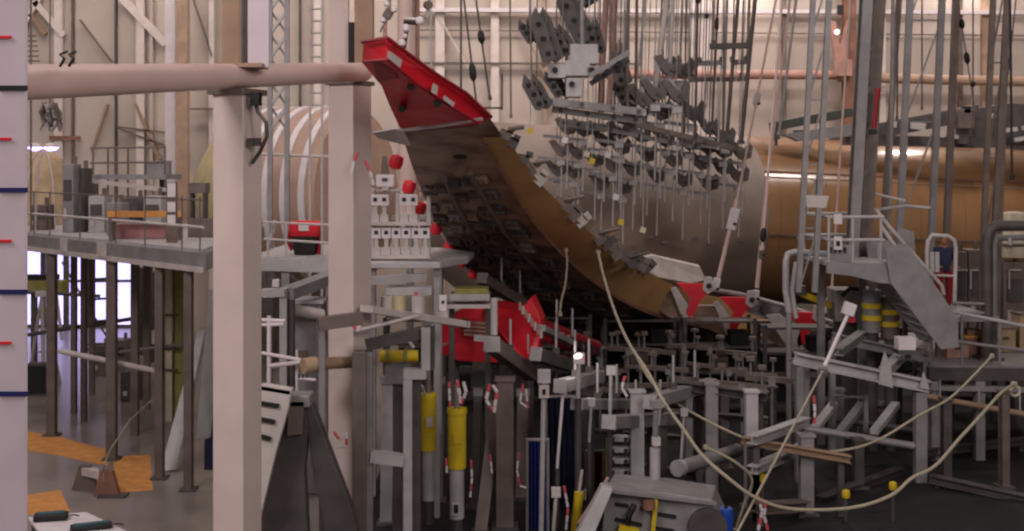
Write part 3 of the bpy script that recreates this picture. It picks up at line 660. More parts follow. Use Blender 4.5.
# little yellow and white tags clipped on pull rods
for x, y, Y, m, lab in ((530,131,30,'yellow','small yellow tag behind the outer wing edge'),(565,140,30,'white','small bright white target left above the saddles'),(587,154,30.5,'cream','cream target just left of the pair of yellow ones'),
        (592,161,30.5,'yellow','yellow target low in the middle of the saddle rows'),(608,155,30.5,'white','white target right of the yellow ones'),(616,197,31,'white','white target on the grey fuselage above the wing bend'),
        (621,222,31,'yellow','yellow white target low on the grey fuselage'),(643,230,31,'cream','cream target nearest the white root fairing')):
    q = P(x,y,Y); t = thing('survey_target', lab, 'target', q)
    MB().box(q, .14, .03, .14, Matrix.Rotation(.3,3,'Y')).build('plate', m, t)
    MB().tube(q+V((0,.03,-.05)), V((q.x+.2, q.y+.03, CEIL)), .012, n=6).build('wire', 'lgrey', t)
# rods and cables right of the cluster
for i, (x0, x1, y1, Y, r, m, lab, bobs) in enumerate((
    (646,633,110,31,.03,'lgrey','pale rod just left of the thick white hanging pole',()),
    (698,695,140,30,.03,'dgrey','dark cable right of the thick white pole',((0,8,5),)),
    (718,712,125,30,.03,'dgrey','dark cable at the left end of the dark hanging bar',((24,16,4),)),
    (724,718,150,30.5,.022,'lgrey','faint cable left of the middle of the dark hanging bar',()),
    (707,704,130,31,.02,'grey','grey cable between the white pole and the dark bar',((16,6,4),)),
    (738,727,134,29,.045,'dgrey','dark rod through the middle of the dark hanging bar',()),
    (755,741,144,29,.05,'dgrey','dark rod at the right end of the dark hanging bar',()),
    (664,662,120,32,.022,'brownsteel','brown cable against the white pole',((14,10,5),)),
    (682,679,70,31,.02,'grey','cable ending at the top row of saddles, left one',()),
    (690,688,118,31,.02,'grey','cable dropping onto the second row of saddles',()),
    (673,669,96,31,.05,'offwhite','short pale rod left of the top saddles',()),
    (627,625,90,31,.02,'brownsteel','thin brown cable at the slanted arm',()),
    (636,635,100,31,.02,'brownsteel','thin brown cable right of the slanted arm',()),
    (530,532,90,28.5,.02,'brownsteel','thin cable at the short far left plate pair',()),
    (782,762,250,27,.03,'tube','slanting pale rod left of the first lattice mast',((235,16,6),)),
    (796,779,135,27,.03,'grey','grey slanting rod touching the end of the green beam',()),
    (898,897,120,27,.02,'brownsteel','thin line right of the broad grey column',()),
    (922,922,110,30,.02,'brownsteel','thin line inside the second lattice mast',()),
    (958,975,112,29,.02,'grey','slanting line with a dark hook in the right of the photograph',((24,10,6),(58,12,6))),
    (973,973,128,28,.02,'brownsteel','thin line with a pale top knob over the grey saddle box',((84,6,5),)),
    (1010,1012,180,20,.022,'black','thin black line nearest the right border',()),
    (1016,1004,110,29,.02,'brownsteel','slanting thin line at the right border',()))):
    cable(x0, x1, y1, Y, r, m, lab, bobs)
t = thing('hanging_pole', 'thick off white pole hanging between the plate cluster and the dark bar', 'pole', P(652,120,31))
A = P(652,112,31); B = P(667,0,31); D = (B-A)*((CEIL-A.z)/(B.z-A.z)); MB().tube(A, A+D, .075).build('pole', 'offwhite', t); MB().box(A, .2, .2, .16).build('end_block', 'grey', t)
t = thing('hanging_brace', 'pinkish brown pair of poles behind the right of the plate cluster', 'pole', P(600,110,33))
for dx in (0,9):
    A = P(600+dx,112,33); B = P(606+dx,0,33); MB().tube(A, A+(B-A)*((CEIL-A.z)/(B.z-A.z)), .085).build('pole', 'pink', t)
MB().prism([P(608,58,32.8), P(620,38,32.8), P(626,52,32.8), P(618,66,32.8)], (0,.1,0)).build('gusset', 'pink', t)
for x0, x1, y, Y, h, m, lab in ((710,752,46.5,29,6,'dgrey','dark horizontal spreader bar hung on four rods'),(697,724,63.5,30.5,5,'grey','faint grey spreader bar left below the dark one'),(731,748,62.5,30,5,'brownsteel','short grey spreader bar right below the dark one'),(690,746,80,31,4,'brownsteel','thin brown spreader bar along the wall pipe')):
    t = thing('spreader_bar', lab, 'spreader bar', P((x0+x1)/2,y,Y)); A, B = P(x0,y,Y), P(x1,y-1,Y)
    MB().bar(A, B, .12, px2m(h,Y)).build('bar', m, t, bevel=.01)
    for k in (.08,.92):
        q = A.lerp(B,k); MB().tube(q, V((q.x+.3,q.y,CEIL)), .018, n=6).build('hanger_rod', 'brownsteel', t); MB().box(q+V((0,-.01,.08)), .1, .16, .12).build('clevis', 'dgrey', t)
    for k in ((.1,.3,.5,.7,.9) if y == 80 else (.3,.7)):
        q = A.lerp(B,k); MB().tube(q, q-V((0,0,1.1 if y == 80 else .5)), .014, n=6).build('pull_rod', 'lgrey', t)
# the two tie links going down to the red fittings
def link(x0, pts, Y, lab, blocks):
    A, B = P(*pts[0], Y), P(*pts[1], Y); t = thing('tie_link', lab, 'tie rod', B)
    top = P(x0,0,Y); D = A+(top-A)*((CEIL-A.z)/(top.z-A.z))
    MB().tube(B, A, .055).build('rod', 'tube', t); MB().tube(A, D, .03).build('upper_rod', 'tube', t)
    for x, y, h, w, m in blocks:
        q = P(x,y,Y); MB().bar(q-(B-A).normalized()*px2m(h,Y)/2, q+(B-A).normalized()*px2m(h,Y)/2, px2m(w,Y), .14, V((0,1,0))).build('turnbuckle', m, t, bevel=.02)
        MB().tube(q-V((-.03,.1,.12)), q-V((-.03,.07,.12)), .04).build('bolt', 'black', t)
link(776, ((737,200),(716,288)), 31, 'pale tie rod with a white turnbuckle running down to the first red fitting', ((733,219,22,9,'white'),(757,99,12,6,'offwhite'),(716,284,12,7,'white')))
link(790, ((767,184),(757,288)), 31.5, 'thinner pale tie rod with a dark sleeve running down to the second red fitting', ((762,250,18,6,'brownsteel'),(756,294,8,6,'white')))
link(850, ((832,286),(824,312)), 31.5, 'short tie rod ending at the third red fitting', ((825,310,6,5,'white'),))

# ================================================================ RIGHT: STEEL COLUMN, MASTS, SADDLE BEAMS
t = thing('building_column', 'rust brown building column with a bracket at the far wall', 'column', V((P(849,0,46).x,46,0)))
x = P(849,0,46).x; MB().ibeam(V((x,46,0)), V((x,46,CEIL)), px2m(12,46), .45, up=V((0,1,0))).build('shaft', 'rust', t)
MB().prism([P(848,20,45.6), P(848,75,45.6), P(836,60,45.6), P(830,20,45.6), P(836,22,45.6), P(840,45,45.6)], (0,.3,0)).build('bracket', 'pink', t)
MB().box(P(843,68,45.6), px2m(16,46), .3, px2m(16,46)).build('splice_plate', 'pink', t)
MB().box(P(840,10,45.4), px2m(5,46), .2, px2m(9,46)).build('lamp_box', 'black', t)
q = P(837,32,45.4); MB().lathe(q, [(.01,-.1),(.09,-.05),(.09,.05),(.01,.1)], 12).build('lamp', 'warmglow', t)
def vline(mb, x0, x1, y1, Y, w, z0=0):       # straight member through (x0,row 0) and (x1,row y1) from z0 up to the roof
    A, B = P(x1,y1,Y), P(x0,0,Y); d = B-A; a = A+d*((z0-A.z)/d.z); b = A+d*((CEIL-A.z)/d.z)
    mb.bar(a, b, w, w, V((0,1,0))); return a, b
def mast(xa0, xa1, xb0, xb1, y1, Y, wpx, lab, step=62, z0=0, m='grey'):
    mb = MB(); a0, a1 = vline(mb, xa0, xa1, y1, Y, px2m(wpx,Y), z0); t = thing('lattice_mast', lab, 'mast', a0)
    mb.build('chord', m, t)
    mb = MB(); b0, b1 = vline(mb, xb0, xb1, y1, Y, px2m(wpx,Y), z0); mb.build('chord', m, t)
    n = int((a1.z-a0.z)/px2m(step,Y)); 
    for i in range(n):
        k, k2 = i/n, (i+1)/n
        if P(0,300,Y).z < a0.lerp(a1,k).z: 
            MB().bar(a0.lerp(a1,k), b0.lerp(b1,k2), .035, .035, V((0,1,0))).build('diagonal', m, t)
            MB().bar(a0.lerp(a1,k2), b0.lerp(b1,k2), .03, .03, V((0,1,0))).build('rung', m, t)
    return t
mast(813,803,829,819, 200, 24.9, 5.2, 'grey lattice mast at the left of the right hand group', z0=P(0,292,24.9).z)
mast(910,901,942,933, 200, 28.9, 6, 'wide lattice mast behind the stair platform', 100, m='grey', z0=0)
mast(993,985,1007,996, 200, 27.5, 5, 'lattice mast nearest the right border', 90, m='brownsteel', z0=2.02)
zd0 = P(0,264,24.6).z+.04; mb = MB(); Y = 26; A, B = P(854,215,Y), P(866,0,Y); D = B-A
t = thing('broad_mast', 'broad grey steel mast rising from the stair platform', 'mast', A)
a = A+D*((zd0-A.z)/D.z); b = A+D*((CEIL-A.z)/D.z)
MB().ibeam(a, b, px2m(10,Y), .3, up=V((0,1,0))).build('shaft', 'grey', t)
MB().bar(a+V((.34,.25,0)), b+V((.34,.25,0)), px2m(12,Y), .2, V((0,1,0))).build('rear_shaft', 'brownsteel', t)
for i in range(14):
    q = a.lerp(b, .1+.06*i); MB().bar(q, q+V((.36,.2,.45)), .05, .06).build('lacing', 'grey', t)
MB().tube(P(878,88,Y-.3), P(874,128,Y-.3), .05).build('red_hose', 'dred', t)
MB().box(P(873,132,Y-.3), .14, .12, .1).build('hose_clip', 'black', t)
for x0, x1, Y, w, lab, m in ((899,885,27.6,5,'leaning dark post right of the broad mast','brownsteel'),(956,948,28.9,6,'dark post between the wide mast and the right border mast','brownsteel'),(893,890,27,3,'slim post close behind the leaning dark post','grey'),(1008,1001,29,4,'slim brown post behind the border mast','brownsteel')):
    mb = MB(); a, b = vline(mb, x0, x1, 200, Y, px2m(w,Y)); t = thing('steel_post', lab, 'post', a); mb.build('shaft', m, t); MB().box(a+V((0,0,.02)), .4, .4, .04).build('foot_plate', 'dgrey', t)
# beams lying on top of the fuselage
ft = lambda px, dz=0: FA+fd*fus_at(px)+V((0,0,FR+dz))
t = thing('saddle_beam', 'dark green grey beam with a drooping end bracket on top of the golden fuselage', 'beam', ft(815))
MB().bar(P(776,126,38.6), P(852,112,38.6), .3, px2m(9,38.6)).build('beam', mat('dark green steel', (74,78,68), .5, metal=.2), t, bevel=.02)
MB().prism([P(772,122,38.3), P(780,121,38.3), P(780,139,38.3), P(774,140,38.3)], (0,.5,0)).build('end_bracket', 'dgrey', t)
MB().tube(P(776,138,38.5), P(776,146,38.5), .05).build('pin', 'brownsteel', t)
MB().prism([P(784,134,38.4), P(852,124,38.4), P(852,136,38.4), P(800,141,38.4)], (0,.6,0)).build('web_plate', 'grey', t)
for px in (800,836): q = ft(px); MB().bar(q-V((0,0,.1)), V((q.x,q.y,P(0,128,38.6).z)), .4, .3).build('pad', 'dgrey', t)
t = thing('saddle_beam', 'mid grey sloped beam on the fuselage between the masts', 'beam', ft(920))
MB().bar(P(850,136,38.8), P(978,112,38.8), .35, px2m(15,38.8)).build('beam', 'dgrey', t, bevel=.02)
MB().bar(P(846,140,38.9), P(990,143,39.2), .8, px2m(10,38.8)).build('lower_plate', 'dgrey', t)
for x0, y0, w_, h_ in ((892,124,9,6),(918,126,15,7),(940,134,9,6),(958,137,8,4),(906,126,3,6)):
    MB().box(P(x0,y0,38.4), px2m(w_,38.4), .05, px2m(h_,38.4), Matrix.Rotation(.12,3,'Y')).build('white_tag', 'offwhite', t)
for px in (880,960): q = ft(px); MB().box(q+V((0,0,.1)), .6, .8, .5).build('pad', 'dgrey', t)
t = thing('saddle_box', 'dark grey box shaped saddle on the fuselage at the right border', 'loading block', ft(1010))
A, B = P(972,104,39.4), P(1100,142,39.6)
MB().prism([P(970,112,39.2), P(982,107,39.2), P(1010,103,39.2), P(1090,106,39.2), P(1090,146,39.2), P(975,144,39.2)], (0,1.2,0)).build('box', 'dgrey', t, bevel=.03)
for x0, y0, w_ in ((992,117,5),(1008,131,18),(1030,128,16),(1020,140,12)): MB().bar(P(x0-w_/2,y0,39.0), P(x0+w_/2,y0-2,39.0), .1, px2m(4,39)).build('white_tag', 'offwhite', t)
MB().box(ft(1030)+V((0,0,.0)), 1.5, 1, .5).build('pad', 'dgrey', t)
t = thing('roll_bar_frame', 'small dark clamp box with a notch between the two sloped saddles', 'loading block', ft(965))
MB().box(P(964,119,38.5), px2m(16,38.5), .5, px2m(20,38.5)).build('box', 'brownsteel', t, bevel=.02); MB().box(P(966,110,38.4), .2, .3, .2).build('latch', 'black', t); MB().box(P(962,136,38.5), .3, .3, .5).build('foot', 'dgrey', t)

# ================================================================ STAIR PLATFORM
YS = 24.6; zd = P(0,264,YS).z
sp = thing('stair_platform', 'grey steel platform with a caged landing and a stair descending right', 'platform', V((P(862,0,YS).x, YS+1, 0)))
xl, xr = P(827,0,YS).x, P(897,0,YS).x
MB().box(((xl+xr)/2, YS+1.1, zd), xr-xl, 2.2, .08).build('landing', 'lgrey', sp)
MB().prism([P(827,262,YS-.1), P(897,264,YS-.1), P(897,284,YS-.1), P(880,283,YS-.1), P(852,276,YS-.1), P(827,273,YS-.1)], (0,.06,0)).build('fascia', 'grey', sp)
MB().prism([P(828,243,YS), P(852,245,YS), P(852,263,YS), P(828,261,YS)], (0,.04,0)).build('kick_panel', 'grey', sp)
for x in (831,835,840,845): MB().box(P(x,250,YS-.03), px2m(2,YS), .03, px2m(6,YS)).build('panel_slot', 'black', sp)
for x, Yp in ((829,YS),(853,YS),(881,YS),(829,YS+2.1),(881,YS+2.1)):
    z1 = P(0,217,YS).z; x_ = P(x,0,YS).x
    MB().tube(V((x_,Yp,zd)), V((x_,Yp,z1)), .03).build('rail_post', 'lgrey', sp)
for y in (217,240):
    z = P(0,y,YS).z
    MB().path([V((P(829,0,YS).x,YS+2.1,z)), V((P(829,0,YS).x,YS,z)), V((P(884,0,YS).x,YS,z))], .035, 8).build('guard_rail', 'lgrey', sp)
    MB().tube(V((P(829,0,YS).x,YS+2.1,z)), V((P(881,0,YS).x,YS+2.1,z)), .03).build('guard_rail', 'lgrey', sp)
for y, h in ((219,10),(243,13)):
    n = MB().box(P(838,y,YS-.05), px2m(8,YS), .02, px2m(h,YS)).build('notice', 'white', sp)
    if y == 243: MB().box(P(838,y+.5,YS-.07), px2m(4,YS), .01, px2m(5,YS)).build('printed_square', 'black', n)
for dy in (-.18, 1.1):
    MB().prism([P(882,246,YS)+V((0,dy,0)), P(904,243,YS)+V((0,dy,0)), P(955,318,YS)+V((0,dy,0)), P(955,346,YS)+V((0,dy,0)), P(938,348,YS)+V((0,dy,0)), P(888,282,YS)+V((0,dy,0))], (0,.05,0)).build('stringer', 'grey', sp)
for i in range(9): MB().box(P(888+i*6.4,264+i*9,YS)+V((0,.58,0)), .3, 1.05, .035).build('tread', 'lgrey', sp)
for pts, dy in ((((881,226),(895,246),(952,312),(957,322)),0), (((893,212),(905,228),(961,291),(963,300)),1.1)):
    MB().path([P(*p,YS)+V((0,dy,0)) for p in pts], .04, 8).build('handrail', 'offwhite', sp)
for k in range(4):
    for dy in (0,1.1): 
        a = P(895+k*17,246+k*22,YS)+V((0,dy,0)); MB().tube(a-V((0,0,.5)), a, .025).build('baluster', 'lgrey', sp)
for x, Yp in ((846,YS+2.0),(890,YS+2.0)): x_ = P(x,0,YS).x; MB().box((x_,Yp,zd/2-.04), .14, .14, zd-.08).build('leg', 'grey', sp)
MB().prism([P(897,226,YS+1.3), P(914,232,YS+1.3), P(916,268,YS+1.3), P(897,262,YS+1.3)], (0,.04,0)).build('side_sheet', 'grey', sp)
MB().path([P(868,192,YS+1.6), P(905,201,YS+1.6)], .03, 8).build('brace_rail', 'offwhite', sp) 
MB().path([P(858,212,YS+1.9), P(905,206,YS+1.9), P(930,208,YS+1.9)], .035, 8).build('brace_rail', 'lgrey', sp)
for y in (238,256,262): MB().bar(P(797,y,26.5), P(828,y,26.5), .08, px2m(3,26)).build('link_beam', 'grey', sp)
t = thing('pipe_barrier', 'bent grey pipe barrier left of the caged landing', 'rail', P(790,300,26))
MB().path([P(789,312,25.5), P(786,290,25.5), P(786,262,25.5), P(788,254,25.5), P(795,252,25.5), P(829,254,25.5)], .07, 10).build('bent_pipe', 'lgrey', t, smooth=True)
MB().path([P(796,262,25.5), P(792,290,25.5), P(796,318,25.5)], .05, 10).build('inner_pipe', 'lgrey', t, smooth=True)
MB().tube(P(789,312,25.5), V((P(789,0,25.5).x,25.5,0)), .06).build('leg', 'grey', t)
t = thing('white_placard', 'blank white placard hung between the mast chords', 'sign', P(816,206,22.7))
MB().prism([P(806,195,22.7), P(829,196,22.7), P(826,208,22.7), P(807,207,22.7)], (0,.03,0)).build('board', 'offwhite', t); MB().tube(P(816,196,22.75), P(816,180,22.95), .01).build('wire', 'dgrey', t)
t = thing('hooped_barrier', 'white hoop shaped pipe gate at the stair foot, in front of the person', 'rail', P(942,316,26))
MB().path([P(927,316,26), P(927,250,26), P(928,241,26), P(932,235,26), P(948,236,26), P(954,240,26), P(956,248,26), P(954,316,26)], .045, 10).build('hoop', 'offwhite', t, smooth=True)
MB().tube(P(927,275,26), P(955,276,26), .025).build('crossbar', 'offwhite', t)
for x in (932,937): MB().box(P(x,262,25.95), px2m(4,26), .04, px2m(20,26)).build('hung_plate', 'lgrey', t)
# lower stair landing and the person
zl = 2.92
t = thing('stair_foot_landing', 'small grey landing the person stands on', 'platform', V((P(948,0,27).x,27,0)))
MB().box((P(950,0,27).x, 27.2, zl-.05), px2m(60,27), 2.6, .1).build('deck', 'grey', t)
for x in (924,978): 
    for yy in (26.1,28.3): MB().box((P(x,0,27).x, yy, (zl-.1+2.05)/2), .1, .1, zl-.1-2.05).build('leg', 'dgrey', t)
for y in (303,312): MB().tube(P(952,y,25.9), P(984,y+1,25.9), .03).build('rail', 'grey', t)
MB().box(P(949,321,25.8), px2m(11,26), .03, px2m(13,26)).build('white_notice', 'white', t)
def person():
    X, Y0 = P(944,0,27).x, 27.0; t = thing('person', 'person in blue top and dark red trousers standing behind the hoop gate', 'person', V((X,Y0,zl)))
    H_ = 1.68
    def skin(name, m, joints, edges, root, sub=2):
        me = bpy.data.meshes.new(name); me.from_pydata([V(j[:3]) for j in joints], edges, []); me.materials.append(M[m])
        ob = bpy.data.objects.new(name, me); COL.objects.link(ob); ob.parent = t
        sk = ob.modifiers.new('skin', 'SKIN'); sk.use_smooth_shade = True
        for i, j in enumerate(joints):
            v = me.skin_vertices[0].data[i]; v.radius = (j[3], j[4] if len(j) > 4 else j[3]); v.use_root = (i == root)
        sb = ob.modifiers.new('sub', 'SUBSURF'); sb.levels = sb.render_levels = sub
        return ob
    # facing left and slightly toward the stair, arms bent, hands resting in front
    J = [(0,0,.92,.13,.11),(0,0,1.12,.125,.095),(0,-.01,1.32,.15,.1),(0,-.01,1.42,.06,.055),(-.015,-.03,1.50,.045,.05),
         (-.11,.0,.88,.085),(-.12,-.03,.48,.06),(-.12,.03,.08,.04),(-.13,-.12,.045,.035,.03),(.11,0,.88,.085),(.12,.02,.48,.06),(.12,.07,.08,.04),(.13,-.08,.045,.035,.03),
         (-.19,0,1.36,.05),(-.24,-.02,1.10,.04),(-.22,-.22,1.0,.03),(-.21,-.29,1.0,.026,.02),(.19,0,1.36,.05),(.24,.02,1.10,.04),(.2,-.18,.98,.03),(.19,-.25,.98,.026,.02)]
    E = [(0,1),(1,2),(2,3),(3,4),(0,5),(5,6),(6,7),(7,8),(0,9),(9,10),(10,11),(11,12),(2,13),(13,14),(14,15),(15,16),(2,17),(17,18),(18,19),(19,20)]
    # head with brow, nose, chin, ears shaped from rings, and hands with five fingers, all joined into the body mesh
    body = skin('body', 'face', J, E, 0)
    head = MB(); c = V((X-.015,Y0-.04,zl+1.55))
    prof = [(-.115,.03,.035),(-.09,.055,.065),(-.05,.068,.082),(0,.074,.092),(.05,.074,.094),(.09,.06,.078),(.118,.03,.04),(.124,.002,.002)]
    secs_ = []
    for h, rx, ry in prof:
        ring = []
        for k in range(20):
            a = 2*math.pi*k/20; x_, y_ = math.cos(a)*rx, math.sin(a)*ry
            if abs(a-1.5*math.pi) < .2 and -.06 < h < .04: y_ -= .02 if h < 0 else .008
            if abs(abs(a-1.5*math.pi)-.4) < .2 and -.01 < h < .03: y_ += .008
            ring.append(c+V((x_, y_, h)))
        secs_.append(ring)
    head.loft(secs_)
    for e in (-1,1): head.box(c+V((e*.078,.01,-.005)), .014, .035, .06)
    for e, wx, wy, wz_ in ((-1,-.21,-.30,1.0),(1,.19,-.26,.98)):
        b_ = V((X+wx,Y0+wy,zl+wz_)); head.box(b_+V((0,-.035,0)), .075, .08, .028)
        for k, L_ in enumerate((.062,.072,.068,.052)):
            f0 = b_+V((-.028+.019*k,-.072,0)); head.path([f0, f0+V((0,-L_*.5,-.004)), f0+V((0,-L_*.85,-.022))], .0085, 6)
        head.path([b_+V((-e*.034,-.03,0)), b_+V((-e*.058,-.055,-.008)), b_+V((-e*.064,-.085,-.014))], .0095, 6)
    me = head; n0 = me.build('head', 'face', None, smooth=True)
    # join the head and hands into the body so it stays one mesh
    dg = bpy.context.evaluated_depsgraph_get(); ev = body.evaluated_get(dg); bm_ = bpy.data.meshes.new_from_object(ev)
    import bmesh
    b = bmesh.new(); b.from_mesh(bm_); k = len(b.verts); b.from_mesh(n0.data); b.verts.ensure_lookup_table()
    offv = n0.location - V((X,Y0,zl))
    for v in list(b.verts)[k:]: v.co += offv
    out = bpy.data.meshes.new('body'); b.to_mesh(out); b.free(); out.materials.clear(); out.materials.append(M['face'])
    bpy.data.objects.remove(n0); body.modifiers.clear(); body.data = out; 
    tr = [(a[0],a[1],a[2],a[3]*1.22,(a[4] if len(a) > 4 else a[3])*1.22) for a in J]
    skin('trousers', 'dred', [(0,0,.97,.15,.125),(0,0,.9,.15,.13)]+tr[5:8]+tr[9:12], [(0,1),(1,2),(2,3),(3,4),(1,5),(5,6),(6,7)], 0)
    skin('shirt', 'bluetop', [(0,0,.80,.16,.13),(0,0,.96,.16,.13),(0,0,1.12,.15,.12),(0,-.01,1.32,.165,.12),(0,-.01,1.41,.075,.07)]+tr[13:16]+tr[17:20], [(0,1),(1,2),(2,3),(3,4),(3,5),(5,6),(6,7),(3,8),(8,9),(9,10)], 0)
    h = MB(); secs_ = []
    for hh, rx, ry, oy in ((-.06,.074,.05,.06),(-.02,.082,.07,.045),(.03,.084,.09,.02),(.07,.082,.1,.0),(.11,.06,.076,.0),(.135,.03,.04,0),(.138,.002,.002,0)):
        secs_.append([c+V((math.cos(2*math.pi*k/20)*rx, math.sin(2*math.pi*k/20)*ry+oy, hh)) for k in range(20)])
    h.loft(secs_).build('hair', 'hair', t, smooth=True)
    for e, x_, y_ in ((-1,-.125,-.06),(1,.125,-.02)):
        MB().box(V((X+x_,Y0+y_,zl+.045)), .1, .27, .09).build('shoe', 'black', t, bevel=.03)
person()
# ================================================================ RIGHT LOWER DECK AND EQUIPMENT
YD = 25.2; zD = P(0,366,YD).z
t = thing('lower_deck', 'dim grey lower service deck with pipe railing at the right border', 'platform', V((P(985,0,YD).x,YD+1.5,0)))
x0, x1 = P(928,0,YD).x, P(1110,0,YD).x
MB().box(((x0+x1)/2, YD+2.6, zD-.04), x1-x0, 5.2, .08).build('deck_plate', 'grey', t)
MB().bar(V((x0,YD-.03,zD-.15)), V((x1,YD-.03,zD-.19)), .06, .26).build('edge_beam', 'dgrey', t)
MB().bar(V((x0,YD-.1,zD-.42)), V((x1,YD-.1,zD-.5)), .12, .1).build('lower_beam', 'grey', t)
for x in (935,979,1052): MB().box((P(x,0,YD).x, YD, (zD-.3)/2), px2m(9,YD), .18, zD-.3).build('post', 'grey', t)
for x in (950,1010,1080): MB().box((P(x,0,YD+4.6).x, YD+4.6, (zD-.08)/2), .16, .16, zD-.08).build('post', 'dgrey', t)
for x, ya in ((931,308),(962,312),(1000,320),(1034,326)): MB().tube(P(x,366,YD), P(x,ya,YD), .03).build('rail_post', 'grey', t)
MB().tube(P(928,307,YD), P(1100,341,YD), .04).build('guard_rail', 'lgrey', t); MB().tube(P(928,338,YD), P(1100,360,YD), .035).build('guard_rail', 'grey', t)
MB().tube(P(925,396,YD-.3), P(1100,428,YD-.3), .06).build('long_pipe', 'brownpipe', t)
for x in (940,979,1020): MB().tube(P(x,399+(x-940)*.19,YD-.3), P(x,380+(x-940)*.1,YD-.1), .02).build('pipe_hanger', 'grey', t)
t = thing('orange_bin', 'dull orange bin on the lower right deck', 'bin', V((P(980,0,26.4).x,26.6,zD)))
a = V((P(980,0,26.4).x,26.6,zD)); MB().loft([[a+V((x*.30,y*.25,0)) for x,y in ((-1,-1),(1,-1),(1,1),(-1,1))],[a+V((x*.36,y*.3,.42)) for x,y in ((-1,-1),(1,-1),(1,1),(-1,1))]]).build('tub', 'rust', t, bevel=.02)
MB().box(a+V((0,0,.45)), .76,.64,.05).build('rim', 'orange', t); MB().box(a+V((-.1,0,.52)), .3,.3,.12).build('contents', 'pink', t)
for x, w_, h_, Y, m, lab in ((957,22,.35,26.3,'pink','pinkish red low box on the lower deck left of the orange bin'),(1005,20,.5,27.2,'canvas','tan crate on the lower deck right of the orange bin'),(1030,22,.8,27.2,'canvas','taller tan crate at the right border of the deck')):
    q = V((P(x,0,Y).x,Y+.2,zD)); t = thing('storage_crate', lab, 'crate', q, 'crates on the lower deck')
    W_ = px2m(w_,Y); MB().box(q+V((0,0,h_/2)), W_, .5, h_).build('body', m, t, bevel=.015); MB().box(q+V((0,0,h_+.02)), W_*1.05, .54, .04).build('lid', 'brownsteel', t); MB().box(q+V((0,-.26,h_*.6)), W_*.3, .02, .06).build('handle', 'dgrey', t)
# control cabinets behind, tanks
for x0_, x1_, ytop, m, lab in ((955,968,252,'brownsteel','narrow brown grey cabinet just right of the hoop gate'),(969,984,250,'brownsteel','wider brown grey cabinet left of the tall bent rail'),(1004,1026,262,'brownsteel','cabinet standing under the cream drum at the right border')):
    tt_ = machine(x0_, x1_, ytop, 29.6, m, lab, 'control_cabinet', 'cabinet', zD)
    xx = P((x0_+x1_)/2,0,29.5).x; MB().bar(V((xx-.12,29.55,P(0,266,29.5).z-.1)), V((xx+.16,29.55,P(0,266,29.5).z-.1)), .03, .04).build('white_frame', 'offwhite', tt_); MB().bar(V((xx-.12,29.55,P(0,266,29.5).z-.1)), V((xx-.12,29.55,P(0,285,29.5).z-.1)), .03, .04).build('white_frame', 'offwhite', tt_)
t = thing('cream_drum', 'stacked cream drums on a cabinet at the right border', 'drum', P(1012,256,29.8))
MB().lathe(P(1013,257,29.9), [(.02,0),(.36,0),(.38,.05),(.38,.6),(.33,.68),(.1,.72),(.1,.8),(.02,.8)], 28).build('lower_drum', 'cream', t, smooth=True)
MB().lathe(P(1014,223,29.9), [(.02,0),(.3,0),(.3,.2),(.26,.26),(.02,.28)], 28).build('upper_drum', 'cream', t, smooth=True)
MB().tube(P(1003,245,29.5), P(1024,245,29.5), .04).build('band', 'brownsteel', t)
t = thing('bent_rail', 'tall bent dark grey pipe rail at the right border', 'rail', V((P(989,0,26).x,26,zD)))
MB().path([V((P(987,0,26).x,26,zD)), P(987,242,26), P(989,231,26), P(995,226,26), P(1060,225,26)], .12, 12).build('outer_pipe', 'dgrey', t, smooth=True)
MB().path([V((P(994,0,26.3).x,26.3,zD)), P(994,246,26.3), P(997,238,26.3), P(1060,236,26.3)], .07, 12).build('inner_pipe', 'grey', t, smooth=True)
MB().tube(P(1010,238,26), P(1010,245,26), .04).build('stub', 'lgrey', t)
MB().box(V((P(990,0,26).x,26.1,zD+.03)), .5,.5,.06).build('base', 'dgrey', t)

# test bench with I beams
t = thing('test_bench', 'grey I beam test bench frame under the stair platform', 'frame', V((P(860,0,23.5).x,24,0)))
YT = 23.4
MB().ibeam(P(794,358,YT), P(928,386,YT), .26, px2m(12,YT)).build('front_beam', 'lgrey', t)
MB().ibeam(P(832,337,25.4), P(928,358,25.4), .24, px2m(9,25)).build('rear_beam', 'grey', t)
MB().ibeam(P(884,372,YT), P(905,352,25.4), .2, px2m(9,YT)).build('cross_beam', 'lgrey', t)
MB().ibeam(P(838,352,YT+.3), P(862,334,25.2), .2, px2m(8,YT)).build('cross_beam', 'grey', t)
MB().prism([P(879,384,YT-.16), P(893,388,YT-.16), P(891,366,YT-.16), P(885,352,YT-.16), P(881,366,YT-.16)], (0,.05,0)).build('gusset', 'lgrey', t)
MB().prism([P(920,388,YT-.16), P(930,390,YT-.16), P(924,372,YT-.16)], (0,.05,0)).build('gusset', 'lgrey', t)
for x, w_, Y, y_ in ((799,7,YT,366),(806,5,YT+.6,362),(920,11,YT,392),(832,5,25.4,342),(925,6,25.4,362)): z1 = P(0,y_,Y).z; MB().box((P(x,0,Y).x, Y, z1/2), px2m(w_,Y), .2, z1).build('leg', 'grey', t)
MB().tube(P(802,428,YT), P(914,446,YT), .07).build('shelf_rail', 'grey', t)
MB().tube(P(820,418,25), P(914,430,25), .06).build('shelf_rail', 'dgrey', t)
for x in (818,846,880): 
    MB().bar(P(x-6,432,YT), P(x+16,404,24.6), .16, .1).build('shelf_arm', 'lgrey' if x != 846 else 'grey', t)
MB().path([P(832,432,24.4), P(833,396,24.4), P(866,397,24.4), P(866,436,24.4)], .07, 4).build('inner_frame', 'grey', t)
b = MB(); t = thing('bench_box', 'small grey junction box with a white top under the stair', 'box', P(905,345,24.2))
